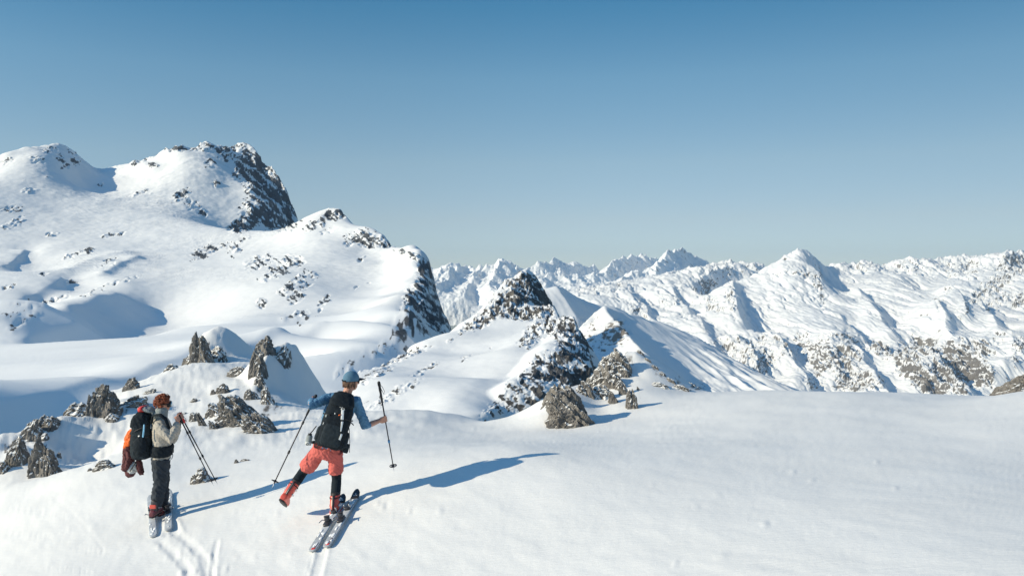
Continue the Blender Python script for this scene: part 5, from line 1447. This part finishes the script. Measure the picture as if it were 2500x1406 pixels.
# ------------------------------------------------------------------ left skier: curly ginger hair, goggles, beige jacket
def skier_left():
    D = 11.35
    foot = J(390, 1268, D); foot = Vector((foot.x, foot.y, gz(foot.x, foot.y) + .05))
    root = root_at('person', foot, 'skier with curly ginger hair, goggles, beige jacket and dark trousers leaning on poles', 'person')
    pelvis = J(393, 1112, D); waist = J(396, 1088, D); chest = J(397, 1050, D); upper = J(394, 1030, D); neck = J(392, 1016, D); skull = J(399, 984, D + .02)
    face = Vector((.93, .30, -.12)).normalized(); hup = Vector((.12, .0, 1)).normalized()
    spine = (upper - pelvis).normalized()
    fw = Vector((.93, .36, 0)); fw = (fw - spine * fw.dot(spine)).normalized(); rt = fw.cross(spine).normalized()   # rt: his right side, towards the camera
    shR = upper + rt * .17 - spine * .03 - fw * .02; shL = upper - rt * .17 - spine * .03
    elR = J(415, 1073, 11.12); haR = J(437, 1022, 11.30); wrR = sub(elR, haR, .80)
    elL = J(426, 1070, 11.58); haL = J(439, 1020, 11.40); wrL = sub(elL, haL, .80)
    hipR = pelvis + rt * .09 - spine * .05; hipL = pelvis - rt * .09 - spine * .05
    knR = J(391, 1183, 11.28); knL = J(398, 1180, 11.52)
    anR = J(379, 1242, 11.26); anL = J(398, 1240, 11.60)
    top1 = J(435, 1011, 11.30); tip1 = J(521, 1184, 11.32)
    top2 = J(439, 1009, 11.40); tip2 = J(531, 1181, 11.52)
    a1 = (top1 - tip1).normalized(); a2 = (top2 - tip2).normalized()
    body = Geo()
    body.join(head_geo(skull, face, hup))
    body.join(tube([neck - spine * .05, skull - hup * .06], [.062, .056], 16))
    body.join(torso([(pelvis - spine * .08, .13, .10), (pelvis, .165, .115), (waist, .140, .105), (chest, .165, .115), (upper, .15, .09), (neck, .07, .06)], rt, fw))
    for s, e, w in ((shL, elL, wrL), (shR, elR, wrR)):
        body.join(tube([s, sub(s, e, .5), e, sub(e, w, .35), w], [.050, .045, .038, .038, .026], 14))
    body.join(grip_hand(wrR, top1 - a1 * .05, a1, .017, 1)); body.join(grip_hand(wrL, top2 - a2 * .05, a2, .017, -1))
    for h, k, a in ((hipL, knL, anL), (hipR, knR, anR)):
        body.join(tube([h, sub(h, k, .5), k, sub(k, a, .3), sub(k, a, .7), a], [.085, .072, .054, .054, .044, .038], 16))
    part('body', fuse(body, .0065, 2, 'body'), K_skin, root)
    jk = Geo()
    jk.join(torso([(pelvis - spine * .035, .175, .135), (waist, .165, .13), (sub(waist, chest, .5), .175, .135), (chest, .190, .14), (upper, .165, .115), (neck, .085, .078)], rt, fw))
    for s, e, w in ((shL, elL, wrL), (shR, elR, wrR)):
        jk.join(tube([sub(s, upper, .45), s, sub(s, e, .5), e, sub(e, w, .5), sub(e, w, .92)], [.088, .080, .076, .072, .060, .046], 16))
    part('jacket', fuse(jk, .008, 2, 'jacket', .014, 16, 3), K_beige, root)
    part('jacket_hem', fuse(torso([(pelvis - spine * .065, .168, .128), (pelvis - spine * .025, .178, .138)], rt, fw), .009, 1, 'hem', .004, 20, 4), K_pale, root)
    co = Geo()
    co.join(tube([neck - spine * .02, sub(neck, skull, .35), sub(neck, skull, .62) + face * .02], [.095, .090, .074], 20, flat=1.0))
    co.join(ell(neck - fw * .05 + spine * .01, (.10, .07, .06), rt, fw, spine))
    part('neck_gaiter', fuse(co, .008, 2, 'gaiter', .010, 22, 8), K_grey, root)
    tr = Geo()
    for h, k, a, q in ((hipL, knL, anL, 1), (hipR, knR, anR, 1)):
        tr.join(tube([h + spine * .03, sub(h, k, .4), sub(k, h, .12), sub(k, a, .35), sub(k, a, .72), sub(k, a, .88)], [.122, .114, .092, .088, .076, .074], 18, rounded=False))
    tr.join(torso([(pelvis - spine * .13, .12, .10), (pelvis - spine * .04, .165, .125), (pelvis + spine * .02, .158, .12)], rt, fw))
    part('trousers', fuse(tr, .009, 2, 'trousers', .020, 11, 15), K_trouser, root)
    # curly hair
    r = face.cross(hup).normalized(); u = r.cross(face).normalized()
    rr = random.Random(9); h = Geo(); h.join(ell(skull + u * .022 - face * .014, (.084, .098, .092), r, face, u))
    n = 0
    while n < 190:
        a = rr.uniform(0, 2 * math.pi); zz = rr.uniform(-.55, 1); s_ = math.sqrt(1 - zz * zz)
        dv = r * math.cos(a) * s_ + face * math.sin(a) * s_ + u * zz
        if dv.dot(face) > .72 or (dv.dot(u) < .12 and dv.dot(face) > .05): continue
        c = skull + r * dv.dot(r) * .090 + face * (dv.dot(face) * .105 - .012) + u * (dv.dot(u) * .105 + .012)
        q = frame(dv)
        # a short curl: a little open loop
        rad = rr.uniform(.011, .020); c = c + dv * rr.uniform(-.004, .012); ph = rr.uniform(0, 6)
        h.join(tube([c + q[0] * rad * math.cos(ph + t) + q[1] * rad * math.sin(ph + t) + dv * (.004 * t) for t in (0, 1.3, 2.6, 3.9)], [.0065, .0075, .007, .004], 6)); n += 1
    part('curly_hair', h, K_red_hair, root)
    # goggles
    ec = skull + face * .082 - u * .004
    go = Geo().join(rings([(ec - face * .022, r, u, .078, .046, .7), (ec + face * .010, r, u, .074, .044, .7), (ec + face * .026, r, u, .062, .038, .7)], 20))
    gg = part('goggles', fuse(go, .006, 1, 'goggles'), K_rubber, root)
    part('lens', rings([(ec + face * .010, r, u, .066, .034, .7), (ec + face * .030, r, u, .060, .031, .7), (ec + face * .034, r, u, .040, .022, .7)], 18), K_lens, gg)
    part('goggle_band', tube([ec - face * .01 + r * .076, skull + r * .092 - face * .01, skull - face * .105 + r * .03 + u * .01, skull - face * .105 - r * .03 + u * .01, skull - r * .092 - face * .01, ec - face * .01 - r * .076], .016, 8, flat=.4), K_rubber, gg)
    # boots: the left foot ahead on its own ski
    sd = Vector((.02, 1, .05)).normalized()
    ski_boot('ski_boot', root, anR, (knR - anR), sd, K_bootplum, K_bootdark, cuff_len=.13)
    ski_boot('ski_boot', root, anL, (knL - anL), sd, K_bootplum, K_bootdark, cuff_len=.13)
    part('boot_tongue', box(anR + Vector((.0, -.075, .055)), Vector((1, 0, 0)), Vector((0, 1, 0)), Vector((0, 0, 1)), .045, .012, .028), K_bootred, root)
    ski_pole('nearer ski pole held by the curly haired skier, basket above the snow', top1, tip1, grip=.15, clamps=(.26, .62), group='ski poles of the curly haired skier', strap_side=Vector((-.2, -.6, -.6)))
    ski_pole('farther red gripped ski pole held by the curly haired skier', top2, tip2, grip=.15, clamps=(.26, .60), group='ski poles of the curly haired skier', gripm=K_red)
    # backpack, seen from the side
    pk = root_at('backpack', J(352, 1119, D), 'bulky black backpack worn by the curly haired skier in beige', 'backpack')
    ux = Vector((1, 0, 0)); uy = Vector((0, 1, 0))
    S = D / FPX
    def sec(pxl, pxr, py, dep, e=.65): 
        c = J((pxl + pxr) / 2, py, D); return (c, fw if False else ux, uy, (pxr - pxl) / 2 * S, dep, e)
    mn = rings([sec(334, 362, 1119, .10), sec(326, 372, 1114, .14), sec(323, 376, 1096, .165), sec(323, 376, 1075, .165), sec(325, 374, 1052, .16), sec(326, 371, 1035, .15), sec(329, 369, 1020, .135), sec(334, 366, 1010, .12), sec(342, 360, 1005, .08)], 26)
    mme = fuse(mn, .010, 2, 'main_bag', .014, 11, 21); bv = bvh_of(mme)
    part('main_bag', mme, K_pack2, pk)
    part('lid', fuse(rings([sec(324, 368, 1040, .165), sec(326, 367, 1026, .16), sec(331, 365, 1012, .145), sec(340, 360, 1003, .10)], 24), .010, 2, 'lid', .014, 14, 22), K_black, pk)
    c = J(343, 1090, 11.18)
    part('side_pocket', fuse(ell(c, (.105, .06, .15), ux, uy, Vector((0, 0, 1))), .009, 2, 'pocket', .010, 16, 23), K_black, pk)
    part('shoulder_strap', tube([J(369, 1030, 11.22), J(374, 1014, 11.20), J(390, 1012, 11.16), J(404, 1022, 11.16), J(411, 1040, 11.18), J(414, 1056, 11.2)], [.024, .030, .032, .030, .026, .022], 12, flat=.5), K_black, pk)
    part('shoulder_strap', tube([J(369, 1030, 11.5), J(376, 1012, 11.52), J(394, 1010, 11.54), J(410, 1024, 11.56), J(417, 1052, 11.55)], [.024, .030, .032, .030, .022], 12, flat=.5), K_black, pk)
    part('hip_belt', fuse(torso([(sub(waist, pelvis, .95), .190, .150), (sub(waist, pelvis, .6), .200, .158), (sub(waist, pelvis, .1), .198, .156), (sub(waist, pelvis, -.15), .185, .146)], rt, fw), .010, 2, 'belt', .012, 14, 24), K_black, pk)
    part('belt_buckle', box(J(420, 1100, 11.33), ux, uy, Vector((0, 0, 1)), .018, .03, .028), K_rubber, pk)
    part('belt_tail', tube([J(420, 1102, 11.30), J(422, 1112, 11.29), J(419, 1120, 11.29)], .008, 8, flat=.5), K_rubber, pk)
    part('compression_strap', strip_on(bv, [(327, 1052), (372, 1030), (372, 1033), (327, 1055)], 8, 1, .012), K_rubber, pk)
    part('compression_strap', strip_on(bv, [(325, 1078), (374, 1060), (374, 1063), (325, 1081)], 8, 1, .012), K_rubber, pk)
    part('reflective_tab', strip_on(bv, [(337, 1063), (341, 1062), (341, 1068), (337, 1069)], 1, 1, .02), K_white, pk)
    part('reflective_tab', strip_on(bv, [(331, 1071), (335, 1069), (336, 1072), (332, 1074)], 1, 1, .02), K_white, pk)
    part('reflective_tab', strip_on(bv, [(368, 1034), (371, 1033), (370, 1046), (367, 1046)], 1, 1, .012), K_white, pk)
    part('drinking_tube', tube([J(352, 1037, 11.14), J(351, 1050, 11.13), J(349, 1066, 11.13)], .011, 10), K_sky, pk)
    # folded cloth on top with its red strap
    rl = root_at('rolled_cloth', J(358, 1003, D), 'folded grey cloth strapped on top of the bulky backpack', 'cloth')
    part('cloth', fuse(rings([(J(337, 996, D), uy, Vector((0, 0, 1)), .06, .012, .8), (J(344, 996, D), uy, Vector((0, 0, 1)), .10, .022, .8), (J(358, 997, D), uy, Vector((0, 0, 1)), .12, .034, .8), (J(372, 1001, D), uy, Vector((0, 0, 1)), .11, .032, .8), (J(380, 1005, D), uy, Vector((0, 0, 1)), .06, .015, .8)], 20), .008, 1, 'cloth', .014, 18, 25), K_grey, rl)
    part('strap', rings([(J(346, 998, D), uy, Vector((-.2, 0, 1)), .13, .040, .8), (J(352, 997, D), uy, Vector((-.2, 0, 1)), .135, .042, .8), (J(356, 997, D), uy, Vector((-.2, 0, 1)), .13, .040, .8)], 18), K_red, rl)
    # jacket hanging from the pack
    hj = root_at('hanging_jacket', J(315, 1160, D), 'orange and maroon jacket hanging off the back of the bulky backpack', 'jacket')
    def cl(rows, nm, m, seed, wr=.016, parent=None, lab=None):
        g = rings([(J((a + b) / 2, y, D), ux, uy, (b - a) / 2 * S, dp, .8) for a, b, y, dp in rows], 22)
        return part(nm, fuse(g, .007, 1, nm, wr, 17, seed), m, parent or hj, lab)
    cl([(318, 328, 1046, .04), (312, 330, 1053, .07), (307, 329, 1066, .09), (305, 327, 1080, .10), (304, 318, 1093, .09), (304, 312, 1096, .07)], 'orange_yoke', K_orange, 31)
    cl([(320, 330, 1062, .05), (317, 331, 1072, .13), (316, 330, 1080, .13), (317, 327, 1085, .11)], 'orange_sleeve_top', K_orange, 32)
    cl([(304, 326, 1084, .08), (303, 328, 1098, .095), (302, 327, 1115, .10), (301, 326, 1132, .10), (300, 322, 1143, .09), (300, 312, 1149, .05)], 'maroon_body', K_maroon, 33, .024)
    cl([(332, 342, 1116, .03), (334, 345, 1126, .05), (334, 348, 1140, .06), (336, 351, 1152, .05), (342, 351, 1160, .02)], 'maroon_sleeve', K_maroon, 34, .018)
    cl([(324, 334, 1126, .04), (314, 337, 1138, .07), (311, 337, 1146, .08), (310, 330, 1154, .07), (316, 324, 1158, .03)], 'pale_lining', K_pale, 35, .016)
    cl([(308, 316, 1143, .05), (307, 324, 1151, .075), (308, 330, 1157, .07), (312, 323, 1164, .03)], 'maroon_cuff', K_maroon, 36, .012)
    part('dark_stripe', tube([J(331, 1128, 11.25), J(324, 1140, 11.24), J(318, 1149, 11.25)], [.020, .022, .018], 10, flat=.4), K_rubber, hj)

skier_left()
ski('left ski of the curly haired skier, its squared tail nearest the camera', (375, 1313), (368, 1224), bind_t=.56, group='skis of the curly haired skier', tipmat=K_ski, logo=False, tails_red=False)
ski('right ski of the curly haired skier, upturned pale tip behind the boot', (411, 1297), (413, 1209), bind_t=.50, group='skis of the curly haired skier', tipmat=K_ski, logo=False, tails_red=False)
# ------------------------------------------------------------------ thin mountain air between here and the far ranges
def haze_box(x0, x1, y0, y1, z0, z1, dens):
    me = bpy.data.meshes.new('haze')
    v = [(x, y, z) for x in (x0, x1) for y in (y0, y1) for z in (z0, z1)]
    me.from_pydata(v, [], [(0, 1, 3, 2), (4, 6, 7, 5), (0, 4, 5, 1), (2, 3, 7, 6), (0, 2, 6, 4), (1, 5, 7, 3)])
    m = bpy.data.materials.new('haze_air'); m.use_nodes = True
    n, l = m.node_tree.nodes, m.node_tree.links
    n.clear()
    o_ = n.new('ShaderNodeOutputMaterial'); pv = n.new('ShaderNodeVolumePrincipled')
    pv.inputs['Color'].default_value = (0.62, 0.80, 1.0, 1)
    pv.inputs['Density'].default_value = dens
    pv.inputs['Anisotropy'].default_value = 0.0
    l.new(pv.outputs[0], o_.inputs['Volume'])
    me.materials.append(m)
    o = bpy.data.objects.new('haze', me); COL.objects.link(o)
    o['kind'] = 'stuff'; o['label'] = 'thin blue air in front of the far mountains'
    return o
_lo, _hi = 1e9, -1e9
for _o in SC.objects:
    if _o.type == 'MESH' and _o.parent is None and _o.get('kind') == 'structure':
        _zs = np.empty(len(_o.data.vertices) * 3, dtype=np.float32); _o.data.vertices.foreach_get('co', _zs)
        _lo = min(_lo, float(_zs[2::3].min())); _hi = max(_hi, float(_zs[2::3].max()))
haze_box(-9500, 9500, -300, 10900, _lo - 2, _hi + 5, 4.2e-5)
SC.cycles.volume_bounces = 0
SC.cycles.volume_max_steps = 64
